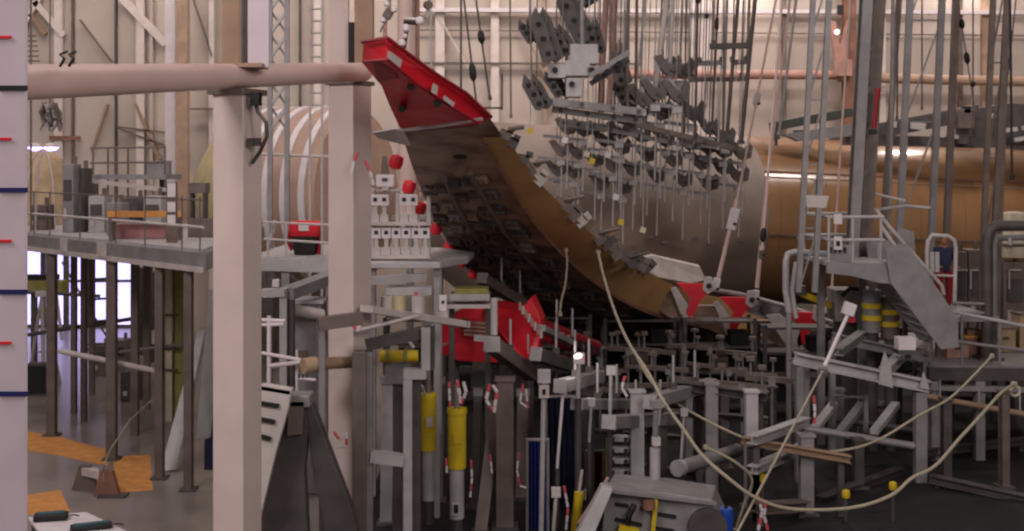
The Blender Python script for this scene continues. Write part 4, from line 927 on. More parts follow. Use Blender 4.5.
MB().box(P(905,343,24.2), .34, .3, .24).build('box', 'white', t, bevel=.01); MB().box(P(908,351,24.2), .5, .4, .08).build('tray', 'dgrey', t); MB().tube(P(908,352,24.2), P(908,360,24.2), .05).build('stem', 'dgrey', t)
t = thing('yellow_beam', 'yellow beam end showing behind the flap fittings', 'beam', P(818,302,27.5))
MB().bar(P(798,292,27.2), P(846,312,27.2), .2, px2m(6,27)).build('beam', 'yellow', t); MB().box(P(800,290,27.2), .2,.3,.2).build('end_block', 'dgrey', t)
MB().bar(P(820,304,27.2), V((P(820,0,27.2).x,27.2,0)), .12, .12).build('prop', 'dgrey', t)
for x, y, m, lab in ((872,312,'grey','dark grey hydraulic cylinder with yellow bands left of the stair'),(890,318,'brownsteel','brown hydraulic cylinder with yellow bands beside the stair stringer')):
    t = thing('hydraulic_cylinder', lab, 'cylinder', V((P(x,0,26).x,26,0)))
    MB().tube(V((P(x,0,26).x,26,0)), P(x,y+20,26), .12).build('stand', 'dgrey', t); MB().tube(P(x,y+20,26), P(x,y-22,26), .19, n=18).build('barrel', m, t, smooth=True)
    for dy in (-4,8): MB().tube(P(x,y+dy,26), P(x,y+dy-5,26), .21, n=18).build('yellow_band', 'yellow', t)
    MB().tube(P(x,y-22,26), P(x,y-30,26), .07).build('rod', 'offwhite', t)
t = thing('machine_block', 'grey machinery block under the caged landing', 'machine', V((P(856,0,27).x,27,0)))
MB().box((P(856,0,27).x,27.2,P(0,305,27).z), 1.0, .8, .7).build('housing', 'grey', t, bevel=.03); MB().box((P(856,0,27).x,27.3,P(0,320,27).z/2), .6, .6, P(0,320,27).z).build('pedestal', 'dgrey', t)
MB().path([P(842,296,26.6), P(850,288,26.6), P(866,290,26.6), P(878,300,26.6)], .05, 8).build('hose', 'black', t)
# strut
t = thing('guy_strut', 'long white strut slanting down left from a white block under the landing', 'strut', P(737,531,20.5))
A, B, D_ = P(733,540,19.0), P(822,372,22.0), P(849,312,23.0)
MB().tube(A, B, .02).build('rope_tail', 'rope', t); MB().tube(B, D_, .036, n=14).build('strut', 'white', t)
MB().bar(P(847,315,23), P(851,303,23), .2, .24, V((0,1,0))).build('end_block', 'white', t, bevel=.02); MB().tube(B, B+(B-A)*.02, .09).build('collar', 'grey', t)
MB().box(P(849,319,23), .2, .16, .12).build('red_cap', 'dred', t)
g_ = A+(A-B)*((A.z)/(B.z-A.z)); MB().tube(g_, A, .03).build('rope_tail', 'rope', t)
# ropes
def rope(pts, r, lab, m='rope'):
    t = thing('rope', lab, 'rope', P(*pts[0])); q = [P(*p) for p in pts]; out = []
    for i in range(len(q)-1):
        a, b, c, d = q[max(i-1,0)], q[i], q[i+1], q[min(i+2,len(q)-1)]
        out += [cr(a,b,c,d,k/6) for k in range(6)]
    out.append(q[-1]); MB().path(out, r, 7).build('line', m, t, smooth=True)
    MB().lathe(q[0], [(.01,-.04),(r*2,-.03),(r*2,.03),(.01,.04)], 8).build('knot', m, t); MB().lathe(q[-1], [(.01,-.05),(r*2.2,-.03),(r*2.2,.03),(.01,.05)], 8).build('knot', m, t)
rope([(598,252,24.8),(604,278,24),(616,315,23),(630,345,22),(648,372,21),(664,402,20.2),(684,430,19.8),(702,455,19.6),(728,478,19.4),(756,498,19.4),(792,509,19.6),(850,508,19.8),(890,496,20),(912,478,20.3),(935,466,20.6),(960,438,21.2),(984,412,22),(1000,394,22.6),(1014,384,23.2)], .028, 'long sagging pale rope from the wing bend down and up to the right deck')
rope([(634,352,23.4),(650,380,22.5),(672,400,22),(702,418,21.6),(745,438,21.4),(800,452,21.4),(850,449,21.6),(882,438,22),(918,416,22.4),(950,398,22.8),(975,374,23.2),(992,356,23.6)], .022, 'second shorter beige rope sagging behind the long one', 'rope')
rope([(566,250,24),(567,265,23.9),(565,285,23.8),(561,302,23.7),(560,314,23.6)], .02, 'short pale rope hanging under the wing above the red fixture')
rope([(706,447,19.7),(735,462,19.8),(752,480,20),(744,505,20.2),(735,531,20.3)], .022, 'thin slack line looping below the long rope')
t = thing('rope_ring', 'pale ring eyelet on the lower right pipe', 'ring', P(1015,391,23.2))
c = P(1015,391,23.2); MB().path([c+V((math.cos(a*.5236)*.09,0,math.sin(a*.5236)*.09)) for a in range(13)], .03, 8).build('ring', 'cream', t); MB().box(c+V((0,.05,.12)), .1,.1,.08).build('lug', 'grey', t)

# ================================================================ SHADE SLAB AND LOWER CENTRE RIG
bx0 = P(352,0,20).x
tag(MB().box(((bx0+28)/2, 29, .05), 28-bx0, 33, .1).build('shade_slab', 'bed', bevel=.01), 'added near-black slab standing in for shade on the floor under the test rig', 'shade_slab')  # slab added to paint the rig's shade onto the floor
bz = .1
def bpost(x, ytop, Y, wpx, m, lab, feet=True, dm=None, cap=None, name='steel_post', cat='post', group='posts of the lower rig', depth=.22):
    z1 = P(0,ytop,Y).z; xx = P(x,0,Y).x; w_ = px2m(wpx,Y); t = thing(name, lab, cat, V((xx,Y,bz)), group)
    mb = MB(); mb.ibeam(V((xx,Y,bz)), V((xx,Y,z1)), w_, depth, up=V((0,1,0))); mb.build('shaft', m, t)
    MB().box((xx,Y-depth*.3,(bz+z1)/2), w_*.96, .03, z1-bz).build('face_plate', m, t)
    MB().box((xx,Y,bz+.02), w_+.16, depth+.16, .04).build('foot_plate', 'dgrey', t)
    MB().box((xx,Y,z1+.02), w_+.06, depth+.06, .04).build('cap_plate', m, t)
    return t
bpost(637,392,21.2,13,'lgrey','light grey post behind the slotted machine bed')
bpost(711,384,22.0,12,'grey','left post of the pair under the dark cross beam')
bpost(751,392,21.6,12,'lgrey','right post of the pair under the dark cross beam')
bpost(724,386,24.5,8,'dgrey','dark post behind the pair under the cross beam')
bpost(806,436,21.2,13,'grey','grey post under the left end of the test bench')
bpost(838,390,25.6,9,'grey','grey post behind the test bench shelf')
bpost(505,380,20.4,17,'brownsteel','dark brown post left of the blue curtain',depth=.3)
bpost(585,395,23,8,'dgrey','dark post right of the navy curtain')
bpost(688,392,25,8,'grey','dim post behind the fat diagonal tube')
bpost(660,400,27,7,'dgrey','dim post behind the vertical cylinder')
bpost(858,440,23,9,'dgrey','dim post in the dark bay under the bench')
bpost(772,388,26,7,'dgrey','dim post between the bench and the right post of the pair')
bpost(946,400,23.5,8,'dgrey','dim post right of the bench leg')
bpost(1004,392,23,7,'brownsteel','brown post beside the rope ring')
for a, b, w_, h_, m, lab in (((676,384,22.3),(768,396,21.7),.3,8,'dgrey','dark cross beam on the pair of posts'),
        ((640,410,23),(768,420,22.6),.2,6,'dgrey','dim beam behind the pair of posts'),
        ((752,440,20.6),(806,421,22.4),.2,9,'lgrey','upper pale diagonal beam left of the bench leg'),
        ((752,470,20.6),(806,446,22.4),.2,8,'lgrey','lower pale diagonal beam left of the bench leg'),
        ((742,440,21),(850,459,21),.18,7,'brownpipe','brown timber coloured beam across the post under the bench'),
        ((756,508,20.4),(806,505,21),.25,10,'brownsteel','dim beam at the bottom behind the long rope'),
        ((930,478,23),(1030,500,22),.2,8,'dgrey','dark beam low in the right bay'),
        ((925,452,25),(1030,440,26),.2,7,'dgrey','dark beam across the right bay'),
        ((820,500,22),(900,470,24),.2,7,'dgrey','dark slanting beam in the bay under the bench'),
        ((560,430,25),(700,440,25),.2,7,'dgrey','dim beam low behind the light grey post'),
        ((600,462,24),(720,478,23),.2,8,'dgrey','dim beam behind the machine bed')):
    t = thing('rig_beam', lab, 'beam', P(*a), 'beams of the lower rig'); A, B = P(*a), P(*b)
    MB().ibeam(A, B, w_, px2m(h_,A.y)).build('beam', m, t)
    for k in (.08,.92):
        q = A.lerp(B,k); MB().box((q.x,q.y+.05,(q.z+bz)/2-.05), .1, .1, max(.05,q.z-bz-.1)).build('prop', 'dgrey', t)
# fat diagonal tube
t = thing('fat_tube', 'fat grey diagonal tube with an open end between the posts', 'pipe', P(678,466,21))
MB().tube(P(679,468,20.8), P(738,450,22.3), .12, n=18).build('tube', 'grey', t, smooth=True); MB().tube(P(677,468.5,20.75), P(681,467.5,20.85), .14, n=18).build('end_ring', 'lgrey', t); MB().box((P(700,0,21.2).x,21.3,(P(0,468,21.3).z+bz)/2), .12,.12,P(0,468,21.3).z-bz).build('prop', 'dgrey', t)
# vertical cylinder + drum + curtains
t = thing('actuator_column', 'slim pale vertical actuator column rising from the slotted machine bed', 'actuator', V((P(655,0,20).x,20,bz)))
xx = P(655,0,20).x; MB().tube(V((xx,20,bz)), P(655,448,20), .085, n=18).build('barrel', 'lgrey', t, smooth=True); MB().tube(P(655,448,20), P(656,408,20), .045, n=14).build('rod', 'grey', t)
MB().box(P(656,441,20), .13, .13, .13).build('gland', 'offwhite', t); MB().box(P(656,404,20), .18,.16,.12).build('head_block', 'grey', t)
t = thing('blue_drum', 'bright blue drum at the bottom beside the post', 'drum', V((P(724,0,19.6).x,19.6,bz)))
zt_ = P(0,508,19.6).z; MB().lathe(V((P(724,0,19.6).x,19.6,bz)), [(.02,0),(.14,0),(.145,.1),(.14,.3),(.145,zt_-bz-.08),(.13,zt_-bz),(.02,zt_-bz)], 24).build('drum', mat('bright blue plastic', (40,80,190), .4), t, smooth=True); MB().tube(V((P(726,0,19.6).x,19.6,zt_)), V((P(726,0,19.6).x,19.6,zt_+.03)), .03).build('cap', 'black', t)
def curtain(x0, x1, ytop, Y, m, lab):
    a, b, z1 = P(x0,0,Y).x, P(x1,0,Y).x, P(0,ytop,Y).z; t = thing('curtain', lab, 'curtain', V(((a+b)/2,Y,bz)))
    mb = MB(); n = 36; s0, s1 = [], []
    for k in range(n+1):
        u = k/n; y = Y+.05*math.sin(u*math.pi*2*5); s0.append(V((a+(b-a)*u, y, bz+.02))); s1.append(V((a+(b-a)*u, y*1+.0, z1)))
    back0 = [p+V((0,.02,0)) for p in s0][::-1]; back1 = [p+V((0,.02,0)) for p in s1][::-1]
    mb.loft([s0+back0, s1+back1]); mb.build('cloth', m, t, smooth=True)
    MB().tube(V((a-.05,Y,z1+.02)), V((b+.05,Y,z1+.02)), .03).build('rail', 'grey', t)
    for q in (a-.03, b+.03): MB().tube(V((q,Y,bz)), V((q,Y,z1+.03)), .025).build('stand', 'grey', t)
curtain(529,546,441,20.2,'blue','royal blue narrow curtain at the bottom, left of the thin white rod')
curtain(548,576,398,21.4,'navy','dark navy curtain right of the thin white rod')
curtain(588,602,452,22.5,'dred','dark red curtain in the gloom behind the machine bed')
# slim rods under the wing with end blocks
def urod(x0, y0, x1, y1, Y, r, lab, block=None, m='lgrey', base=True):
    A, B = P(x0,y0,Y), P(x1,y1,Y); t = thing('push_rod', lab, 'rod', B if not base else V((B.x,B.y,bz)), 'slim rods under the wing')
    MB().tube(A, B, r, n=10).build('rod', m, t)
    if base and B.z > bz: MB().tube(V((B.x,B.y,bz)), B, r*1.6, n=10).build('barrel', 'dgrey', t)
    MB().box(A+V((0,0,.03)), r*5, r*4, r*5).build('head', m, t)
    if block: MB().box(P(*block,Y-.02), .16, .12, .2).build('white_block', 'offwhite', t); MB().box(P(block[0],block[1]+1,Y-.09), .05, .02, .09).build('slot', 'black', t)
urod(544,378,541,540,19.6,.04,'thick pale rod with a white notched block in front of the blue curtain',(544,391))
urod(563,392,557,468,20.4,.026,'thin white rod crossing the navy curtain',m='white')
urod(556,494,553,540,20.2,.03,'short white rod at the bottom of the navy curtain',m='white')
urod(591,404,589,442,20.6,.026,'short white rod under the second beam end')
urod(579,360,578,398,20.3,.035,'rod standing under the small glowing lamp')
urod(611,372,610,416,21,.03,'rod down to the third beam end')
urod(660,404,658,425,21,.03,'short rod at the fourth beam end')
urod(684,414,681,458,21.4,.025,'slim rod dropping to the open end of the fat tube')
urod(582,496,581,470,20.8,.03,'pale rod above the yellow strap at the bottom',m='offwhite')
q = P(578,356,20.2); t = thing('small_lamp', 'small glowing pinkish white lamp under the red fixture arm', 'lamp', q)
MB().lathe(q, [(.01,-.07),(.035,-.05),(.045,0),(.035,.05),(.01,.07)], 14, V((1,-.2,.25))).build('bulb', 'warmglow', t, smooth=True); MB().box(q+V((.0,.06,.02)), .12,.06,.06).build('bracket', 'grey', t)
# beam ends
def beam_end(x, y, wpx, hpx, Y, tx, ty, tY, m, lab):
    A, B = P(x,y,Y), P(tx,ty,tY); t = thing('box_beam', lab, 'beam', B, 'box beams under the wing')
    d = (B-A).normalized()
    MB().bar(A, B, px2m(wpx,Y)*.8, px2m(hpx,Y)).build('box_section', m, t, bevel=.015); MB().bar(A-d*.02, A+d*.02, px2m(wpx,Y)*.86, px2m(hpx,Y)*1.06).build('end_plate', 'lgrey', t)
    for k in (.35,.7):
        q = A.lerp(B,k); MB().box(q+V((0,0,px2m(hpx,Y)*.7)), .12, .12, .14).build('lug', 'dgrey', t); MB().tube(q, q+V((.0,0,.7)), .022).build('link_rod', 'lgrey', t)
    q = A.lerp(B,.75); MB().box((q.x,q.y,(q.z-px2m(hpx,Y)/2+bz)/2), .12, .12, q.z-px2m(hpx,Y)/2-bz).build('prop', 'dgrey', t)
for a in ((560,386,15,13,20.2,600,376,22.5,'grey','grey box beam end just right of the notched white block'),
          (577,404,15,11,20.4,632,404,22.5,'grey','second box beam end, left of centre under the wing'),
          (609,422,18,13,20.4,680,418,22.8,'grey','third box beam end, above the light grey post'),
          (650,402,16,13,20.8,712,384,23.2,'grey','fourth box beam end, in front of the dark cross beam'),
          (482,278,13,10,25.5,535,312,27.5,'brownsteel','box beam with a pale end just under the outer wing nose'),
          (491,344,17,15,21.0,542,382,23.8,'brownsteel','heavy box beam with a pale end in front of the red fixture'),
          (536,354,14,13,22.0,590,372,24,'dgrey','box beam with a pale end at the right of the red fixture'),
          (540,328,14,6,23,585,350,25,'grey','thin box beam lying over the right of the red fixture')): beam_end(*a)
MB_ = thing('pale_bracket', 'flat pale stepped bracket lying on the heavy box beam', 'bracket', P(484,337,20.8))
MB().prism([P(474,335,20.7), P(500,337,20.7), P(500,352,20.7), P(485,352,20.7), P(485,342,20.7), P(474,341,20.7)], (0,.05,0)).build('plate', 'lgrey', MB_); MB().tube(P(494,335,20.9), P(494,298,21.0), .06).build('upright_tube', 'lgrey', MB_)
# red fixture
rf = thing('red_fixture', 'large bright red wedge shaped load fixture under the wing', 'fixture', V((P(490,0,24).x,24.5,bz)))
MB().prism([P(436,324,23.6), P(452,314,23.6), P(471,305,23.6), P(498,307,23.6), P(521,312,23.6), P(534,332,23.6), P(530,350,23.6), P(512,346,23.6), P(497,363,23.6), P(458,361,23.6), P(437,352,23.6)], (.15,1.1,.0)).build('front_web', 'red', rf, bevel=.02)
MB().prism([P(486,307,23.2), P(520,310,23.0), P(531,297,23.4), P(541,320,23.2), P(538,352,23.0), P(528,362,22.9), P(512,348,23.0), P(498,330,23.2)], (.1,.7,0)).build('nose_block', 'red', rf, bevel=.02)
MB().prism([P(540,320,24.2), P(560,328,24.6), P(602,345,25.4), P(600,354,25.4), P(570,352,24.8), P(540,340,24.2)], (0,.5,0)).build('arm', 'dred', rf)
MB().prism([P(545,358,24), P(590,356,25), P(590,362,25), P(548,364,24)], (0,.4,0)).build('lower_arm', 'dred', rf)
for i in range(4): MB().bar(P(464,322+i*4,23.4), P(492,324+i*4,23.4), .03, .05).build('stripe_bar', 'pink', rf)
for i in range(8): MB().tube(P(520+i*3,302+i*4,22.8), P(520+i*3,310+i*4,22.8), .03).build('stud', 'offwhite' if i % 2 else 'pink', rf)
for i in range(9): MB().tube(P(556+i*6,330+i*2.4,24.3), P(557+i*6,342+i*2,24.3), .04).build('bolt_rod', 'black' if i > 2 else 'pink', rf)
for x in (455,495,525): q = P(x,360,24.2); MB().box((q.x,q.y+.1,(q.z+bz)/2), .16,.16,q.z-bz).build('prop', 'dgrey', rf)
t = thing('small_clamp', 'little pinkish clamp hooked on the left face of the red fixture', 'clamp', P(446,352,23.2))
MB().path([P(437,347,23.3), P(444,345,23.3), P(451,341,23.3), P(451,354,23.3)], .03, 6).build('frame', 'pink', t); MB().box(P(452,349,23.3), .1,.12,.26).build('jaw', 'black', t)

# lower loading saddles below the inner wing
def low_saddle(q, sc, m):
    t = thing('lower_loading_saddle', '', 'loading saddle', q, 'lower loading saddles under the inner wing')
    MB().bar(q+V((-.45*sc,0,0)), q+V((.45*sc,0,-.04)), .12, .09*sc).build('bar', m, t)
    for e in (-.36,.36): MB().tube(q+V((e*sc,0,0)), q+V((e*sc,0,.3)), .022, n=6).build('pad_rod', 'grey', t); MB().box(q+V((e*sc,0,.32)), .14*sc,.14,.07).build('pad', m, t)
    MB().tube(q, q-V((0,0,.9)), .025, n=6).build('pull_rod', 'grey', t); MB().box(q-V((0,0,.06)), .12,.16,.14).build('clevis', 'grey', t)
    return t
pr = None
for rname, Y, pts in (('upper row', 29, [(602,346),(628,348),(655,350),(682,345),(710,348),(736,352)]), ('middle row', 26.5, [(556,366),(584,368),(612,370),(640,366),(668,368),(698,364),(728,370),(756,374)]),
                      ('lower row', 24.2, [(570,384),(600,388),(626,384),(656,384),(684,378),(742,384),(772,378)])):
    for i, (x, y) in enumerate(pts):
        lab = '%s lower loading saddle from the left in the %s under the inner wing' % (ordn[i], rname); q = P(x,y,Y)
        if pr is None: pr = low_saddle(q, 1.0, 'brownsteel'); pr['label'] = lab
        else:
            c_ = dup(pr, q, lab, rb.uniform(-.5,.5)); c_.scale = (rb.uniform(.7,1.15),)*3

# slotted machine bed
t = thing('machine_bed', 'grey slotted machine bed with a sloping side cheek at the bottom', 'machine', V((P(650,0,19.5).x,19.5,bz)))
Y = 19.2
MB().prism([P(606,488,Y), P(660,492,Y), P(712,500,Y), P(726,531,Y), P(722,556,Y), P(600,556,Y)], (.2,.9,0)).build('front_plate', 'grey', t, bevel=.015)
MB().prism([P(602,486,Y-.3), P(613,490,Y-.3), P(592,540,Y-.5), P(574,540,Y-.5)], (0,.25,0)).build('side_cheek', 'lgrey', t, bevel=.015)
MB().bar(P(606,487,Y), P(712,500,Y+.2), .5, .05).build('top_plate', 'grey', t)
for x0_, y0_, x1_, y1_ in ((615,504,628,506),(640,508,647,509),(658,514,676,517),(615,519,642,525),(655,528,674,531)): MB().bar(P(x0_,y0_,Y-.012), P(x1_,y1_,Y-.012), .03, .055).build('slot', 'black', t)
MB().lathe(P(708,528,Y-.1), [(.3,0),(.3,.12)], 24, V((0,1,0))).build('round_boss', 'dgrey', t, smooth=True)
MB().path([P(634,505,Y-.1), P(632,510,Y-.15), P(629,516,Y-.15), P(628,524,Y-.1)], .05, 8).build('crank', 'black', t)
MB().bar(P(619,528,Y-.15), P(638,532,Y-.15), .12, .1).build('yellow_bar', 'yellow', t); MB().bar(P(656,496,Y-.08), P(652,540,Y-.08), .06, .09, V((0,1,0))).build('yellow_strap', 'yellow', t)
MB().lathe(P(649,505,Y-.1), [(.01,-.1),(.1,-.06),(.1,.08),(.01,.1)], 14).build('brown_knob', 'rust', t, smooth=True)
t = thing('jib_rod', 'thin pinkish rod slanting over the dark red curtain to the machine bed', 'rod', P(580,520,19.2))
MB().tube(P(578,524,19.2), P(608,478,19.8), .025).build('rod', 'pink', t); MB().tube(P(578,524,19.2), V((P(578,524,19.2).x,19.2,bz)), .02).build('foot', 'dgrey', t)
t = thing('yellow_strut', 'yellow upright strut at the bottom left of the machine bed', 'strut', V((P(577,0,19.8).x,19.8,bz)))
MB().tube(V((P(575,0,19.8).x,19.8,bz)), P(579,492,19.8), .075).build('barrel', 'yellow', t); MB().tube(P(579,492,19.8), P(582,470,19.8), .025).build('rod', 'offwhite', t)
t = thing('yellow_strut', 'slim olive yellow strut left of the light grey post', 'strut', V((P(609,0,21.8).x,21.8,bz)))
MB().tube(V((P(608,0,21.8).x,21.8,bz)), P(609,438,21.8), .05).build('barrel', 'olive', t); MB().tube(P(609,438,21.8), P(609,424,21.8), .02).build('rod', 'grey', t)
for k in range(5):
    t = thing('valve_block', 'pale valve block, %s from the top beside the light grey post' % ordn[k], 'valve', P(620,440+k*12,21.3)); q = P(621,438+k*11,21.3)
    MB().box(q, .24, .2, .09).build('block', 'lgrey', t, bevel=.01); MB().tube(q+V((-.16,0,.02)), q+V((.18,0,.02)), .025).build('pipe', 'offwhite', t); MB().box(q+V((.07,-.1,0)), .06,.03,.06).build('port', 'black', t)
for x, y, lab in ((762,478,'small yellow valve by the right post of the pair'),(846,494,'tiny yellow valve in the dark bay under the bench, the left one'),(893,486,'yellow valve on the long rope in the dark bay')):
    q = P(x,y,20.8); t = thing('yellow_valve', lab, 'valve', V((q.x,q.y,bz))); MB().lathe(q, [(.01,-.08),(.06,-.06),(.075,0),(.06,.06),(.01,.08)], 12).build('body', 'yellow', t, smooth=True); MB().tube(V((q.x,q.y,bz)), q, .03).build('pipe', 'dgrey', t)

# portal frame, gussets, yellow actuators at centre left
t = thing('portal_frame', 'brown grey steel portal frame with a pale crossbar left of the yellow actuators', 'frame', V((P(385,0,18).x,18,bz)))
def vbox(t, x0, x1, y0, y1, Y, m, nm, d=.25):
    a, b = P(x0,y0,Y), P(x1,(y1 if y1 else 170),Y); z0_ = b.z if y1 else bz; MB().box(((a.x+b.x)/2, Y+d/2, (a.z+z0_)/2), b.x-a.x, d, a.z-z0_).build(nm, m, t, bevel=.012)
vbox(t,352,366,352,None,17.9,'brownsteel','left_leg'); vbox(t,366,372,352,None,18.0,'grey','leg_edge',.2)
vbox(t,403,412,380,None,18,'lgrey','right_leg'); vbox(t,412,420,380,None,18.1,'dgrey','leg_side')
vbox(t,403,426,370,380,18,'lgrey','step'); vbox(t,421,430,328,371,18,'lgrey','upper_post'); vbox(t,430,434,328,371,18.1,'dgrey','post_side')
MB().bar(P(371,456,18.05), P(404,460,18.05), .2, px2m(11,18)).build('crossbar', 'lgrey', t); MB().bar(P(318,324,17.6), P(362,318,17.8), .2, .18).build('top_arm', 'brownsteel', t)
MB().bar(P(366,345,18.1), P(432,330,18.2), .2, .16).build('top_beam', 'dgrey', t)
t = thing('shelf_beam', 'long off white shelf beam above the portal frame, running to the red fixture', 'beam', P(420,320,18.8))
MB().bar(P(366,309,18.5), P(464,324,20.2), .28, px2m(7,19)).build('beam', 'offwhite', t, bevel=.01); MB().box(P(465,324,20.2), .1,.3,.14).build('end_cap', 'black', t)
MB().tube(P(356,331,18.5), P(418,316,18.9), .03).build('brace', 'offwhite', t)
MB().box((P(428,0,19.2).x, 19.25, P(0,322,19.2).z-.08), .2,.2,.1).build('seat', 'grey', t)
t = thing('brown_pipe', 'brown horizontal pipe with a flanged end reaching the near grey post', 'pipe', P(340,364,18.2))
MB().tube(P(314,364,18), P(372,361,18.6), .09, n=20).build('pipe', 'brownpipe', t, smooth=True); MB().tube(P(303,366,17.9), P(316,364,18.02), .115, n=20).build('flange', 'canvas', t, smooth=True)
for k in range(3): MB().tube(P(299+k*4,374,17.8), P(299+k*4,378,17.8), .02).build('bolt', 'dgrey', t)
# A frame
t = thing('gusset_frame', 'big dark grey A shaped gusset frame at the bottom left of centre', 'frame', V((P(300,0,17).x,17,0)))
Yg_ = 17.0
MB().prism([P(286,400,Yg_), P(305,396,Yg_), P(308,430,Yg_), P(304,470,Yg_), P(308,540,Yg_), P(262,620,Yg_), P(240,620,Yg_)], (0,.25,0)).build('left_leg', 'dgrey', t, bevel=.015)
MB().prism([P(303,396,Yg_+.1), P(312,404,Yg_+.1), P(352,510,Yg_+.1), P(372,600,Yg_+.1), P(340,600,Yg_+.1), P(314,480,Yg_+.1)], (0,.25,0)).build('right_leg', 'dgrey', t, bevel=.015)
MB().box(P(299,399,Yg_+.1), px2m(26,Yg_), .4, px2m(12,Yg_)).build('head_block', 'grey', t, bevel=.02); MB().box((P(306,0,17).x,17.2,.04), 2.4,.8,.08).build('base', 'dgrey', t)
MB().prism([P(289,402,16.9), P(304,402,16.9), P(302,434,16.9), P(287,436,16.9)], (0,.06,0)).build('brown_patch', 'brownsteel', t)
t = thing('slotted_plate', 'pale plate with three black slots beside the near column', 'plate', V((P(258,0,16.6).x,16.6,0)))
MB().prism([P(240,384,16.6), P(270,385,16.6), P(292,389,16.6), P(288,410,16.6), P(276,452,16.6), P(262,510,16.6), P(240,600,16.6)], (0,.12,0)).build('plate', 'offwhite', t, bevel=.01)
for y, x1_ in ((404,279),(420,275),(437,271)): MB().bar(P(260,y-1,16.58), P(x1_,y+2,16.58), .03, .055).build('slot', 'black', t)
MB().bar(P(262,386,16.75), P(292,391,16.75), .3, .05).build('top_edge', 'lgrey', t)
MB().box((P(256,0,16.6).x,16.7,.04),.5,.4,.08).build('base', 'dgrey', t)
# yellow actuators
def yact(x0, x1, y0, y1, Y, yb, lab):
    t = thing('yellow_actuator', lab, 'actuator', V((P((x0+x1)/2,0,Y).x,Y,bz))); x = (x0+x1)/2; r = px2m(x1-x0,Y)/2
    MB().tube(P(x,y1,Y), P(x,y0,Y), r, n=22).build('barrel', 'yellow', t, smooth=True); MB().tube(P(x,y0+4,Y), P(x,y0-1,Y), r*1.12, n=22).build('collar', 'yellow', t, smooth=True)
    MB().tube(P(x,yb,Y), P(x,y1,Y), r*.8, n=20).build('lower_rod', 'lgrey', t, smooth=True); MB().tube(V((P(x,0,Y).x,Y,bz)), P(x,yb,Y), r*.6, n=14).build('foot', 'dgrey', t)
    MB().box(P(x+1,y0+(y1-y0)*.5,Y-r-.01), r*.9,.02,.16).build('name_plate', 'offwhite' if x1 < 440 else 'yellow', t)
    MB().tube(P(x,y0,Y), P(x,y0-24,Y+.2), r*.3).build('upper_rod', 'brownsteel', t)
    return t
yact(421,436,394,450,20.6,500,'shorter yellow actuator just right of the portal frame'); ya = yact(448,466,409,468,19.8,518,'taller yellow cylinder actuator with a grey lower rod')
MB().box(P(456,509,19.64), .12,.02,.2).build('white_label', 'offwhite', ya)
MB().box(P(456,509,19.62), .07,.02,.13).build('black_mark', 'black', ya)
t = thing('yellow_motor', 'yellow horizontal motor on the portal frame top', 'motor', P(397,362,20))
MB().tube(P(380,356,20), P(418,356,20), px2m(6,20), n=20).build('barrel', 'yellow', t, smooth=True)
for x in (386,404): MB().tube(P(x,356,20), P(x+4,356,20), px2m(7.4,20), n=20).build('band', 'olive', t, smooth=True)
MB().box(P(398,372,20.2), .4,.3,.34).build('grey_base', 'grey', t); MB().box((P(398,0,20.2).x,20.2,(P(0,383,20.2).z+bz)/2), .16,.16,P(0,383,20.2).z-bz).build('stand', 'dgrey', t)
MB().path([P(390,346,19.8), P(396,338,19.8), P(408,340,19.8), P(414,348,19.8)], .03, 6).build('hose', 'offwhite', t)
t = thing('bent_pipe', 'thin pale bent pipe between the portal frame and the short yellow actuator', 'pipe', P(424,396,19.2))
MB().path([P(405,392,19.1), P(406,384,19.1), P(412,381,19.1), P(422,386,19.2), P(426,396,19.4)], .018, 8).build('pipe', 'offwhite', t)
# dark braces behind actuators
for a, b, w_, m, lab in (((482,520,20.2),(496,405,21),.2,'brownsteel','leaning grey brown plate right of the tall yellow actuator'),((473,520,21.5),(478,392,22),.14,'dgrey','dark upright right of the tall yellow actuator'),((438,520,22),(440,380,22.6),.16,'dgrey','dark upright between the two yellow actuators'),((386,531,20.6),(388,380,21),.2,'grey','dim upright inside the portal frame'),((520,540,22),(523,392,22.5),.2,'brownsteel','brown upright left behind the blue curtain')):
    A, B = P(*a), P(*b); t = thing('upright_plate', lab, 'post', V((A.x,A.y,bz)), 'uprights around the yellow actuators'); d = (B-A); A0 = A+d*((bz-A.z)/d.z)
    MB().bar(A0, B, w_, .08, V((0,1,0))).build('plate', m, t); MB().box(B, w_*1.2,.16,.12).build('head', 'grey', t); MB().box(A0+V((0,0,.02)), .3,.3,.04).build('foot', 'dgrey', t)
bpost(323,328,18.0,6,'grey','slim grey post between the near column and the middle column')
# red and white chains
def chain(pts, Y, lab, r=.022):
    q = [P(x,y,Y) for x, y in pts]; mb = MB(); L_ = 0; k = 0
    for i in range(len(q)-1):
        n = max(1, int((q[i+1]-q[i]).length/.1))
        for j in range(n):
            a, b = q[i].lerp(q[i+1], j/n), q[i].lerp(q[i+1], (j+.85)/n); mb.cur = 0 if k % 3 == 0 else 1; k += 1; mb.tube(a, b, r*.7, n=6)
    t = mb.build('warning_chain', ['pinkred','white']); tag(t, lab, 'chain'); return t
chain([(449,382),(450,408)], 19.5, 'short red and white chain above the tall yellow actuator', .03)
chain([(457,380),(461,404),(466,392),(463,380)], 19.5, 'looped red and white chain at the top of the tall yellow actuator', .04)
chain([(490,384),(486,400),(494,412),(497,392),(492,384)], 19.9, 'red and white chain loop hanging on the leaning plate', .04)
chain([(523,384),(520,402),(528,408),(526,388)], 20, 'red and white chain high left of the blue curtain', .026)
chain([(519,452),(517,470),(520,486),(527,488)], 20, 'red and white chain low left of the blue curtain')
chain([(471,460),(472,478),(470,498)], 19.4, 'red and white chain right of the tall yellow actuator bottom', .026)
chain([(446,458),(447,474)], 19.4, 'short chain left of the tall yellow actuator bottom', .026)
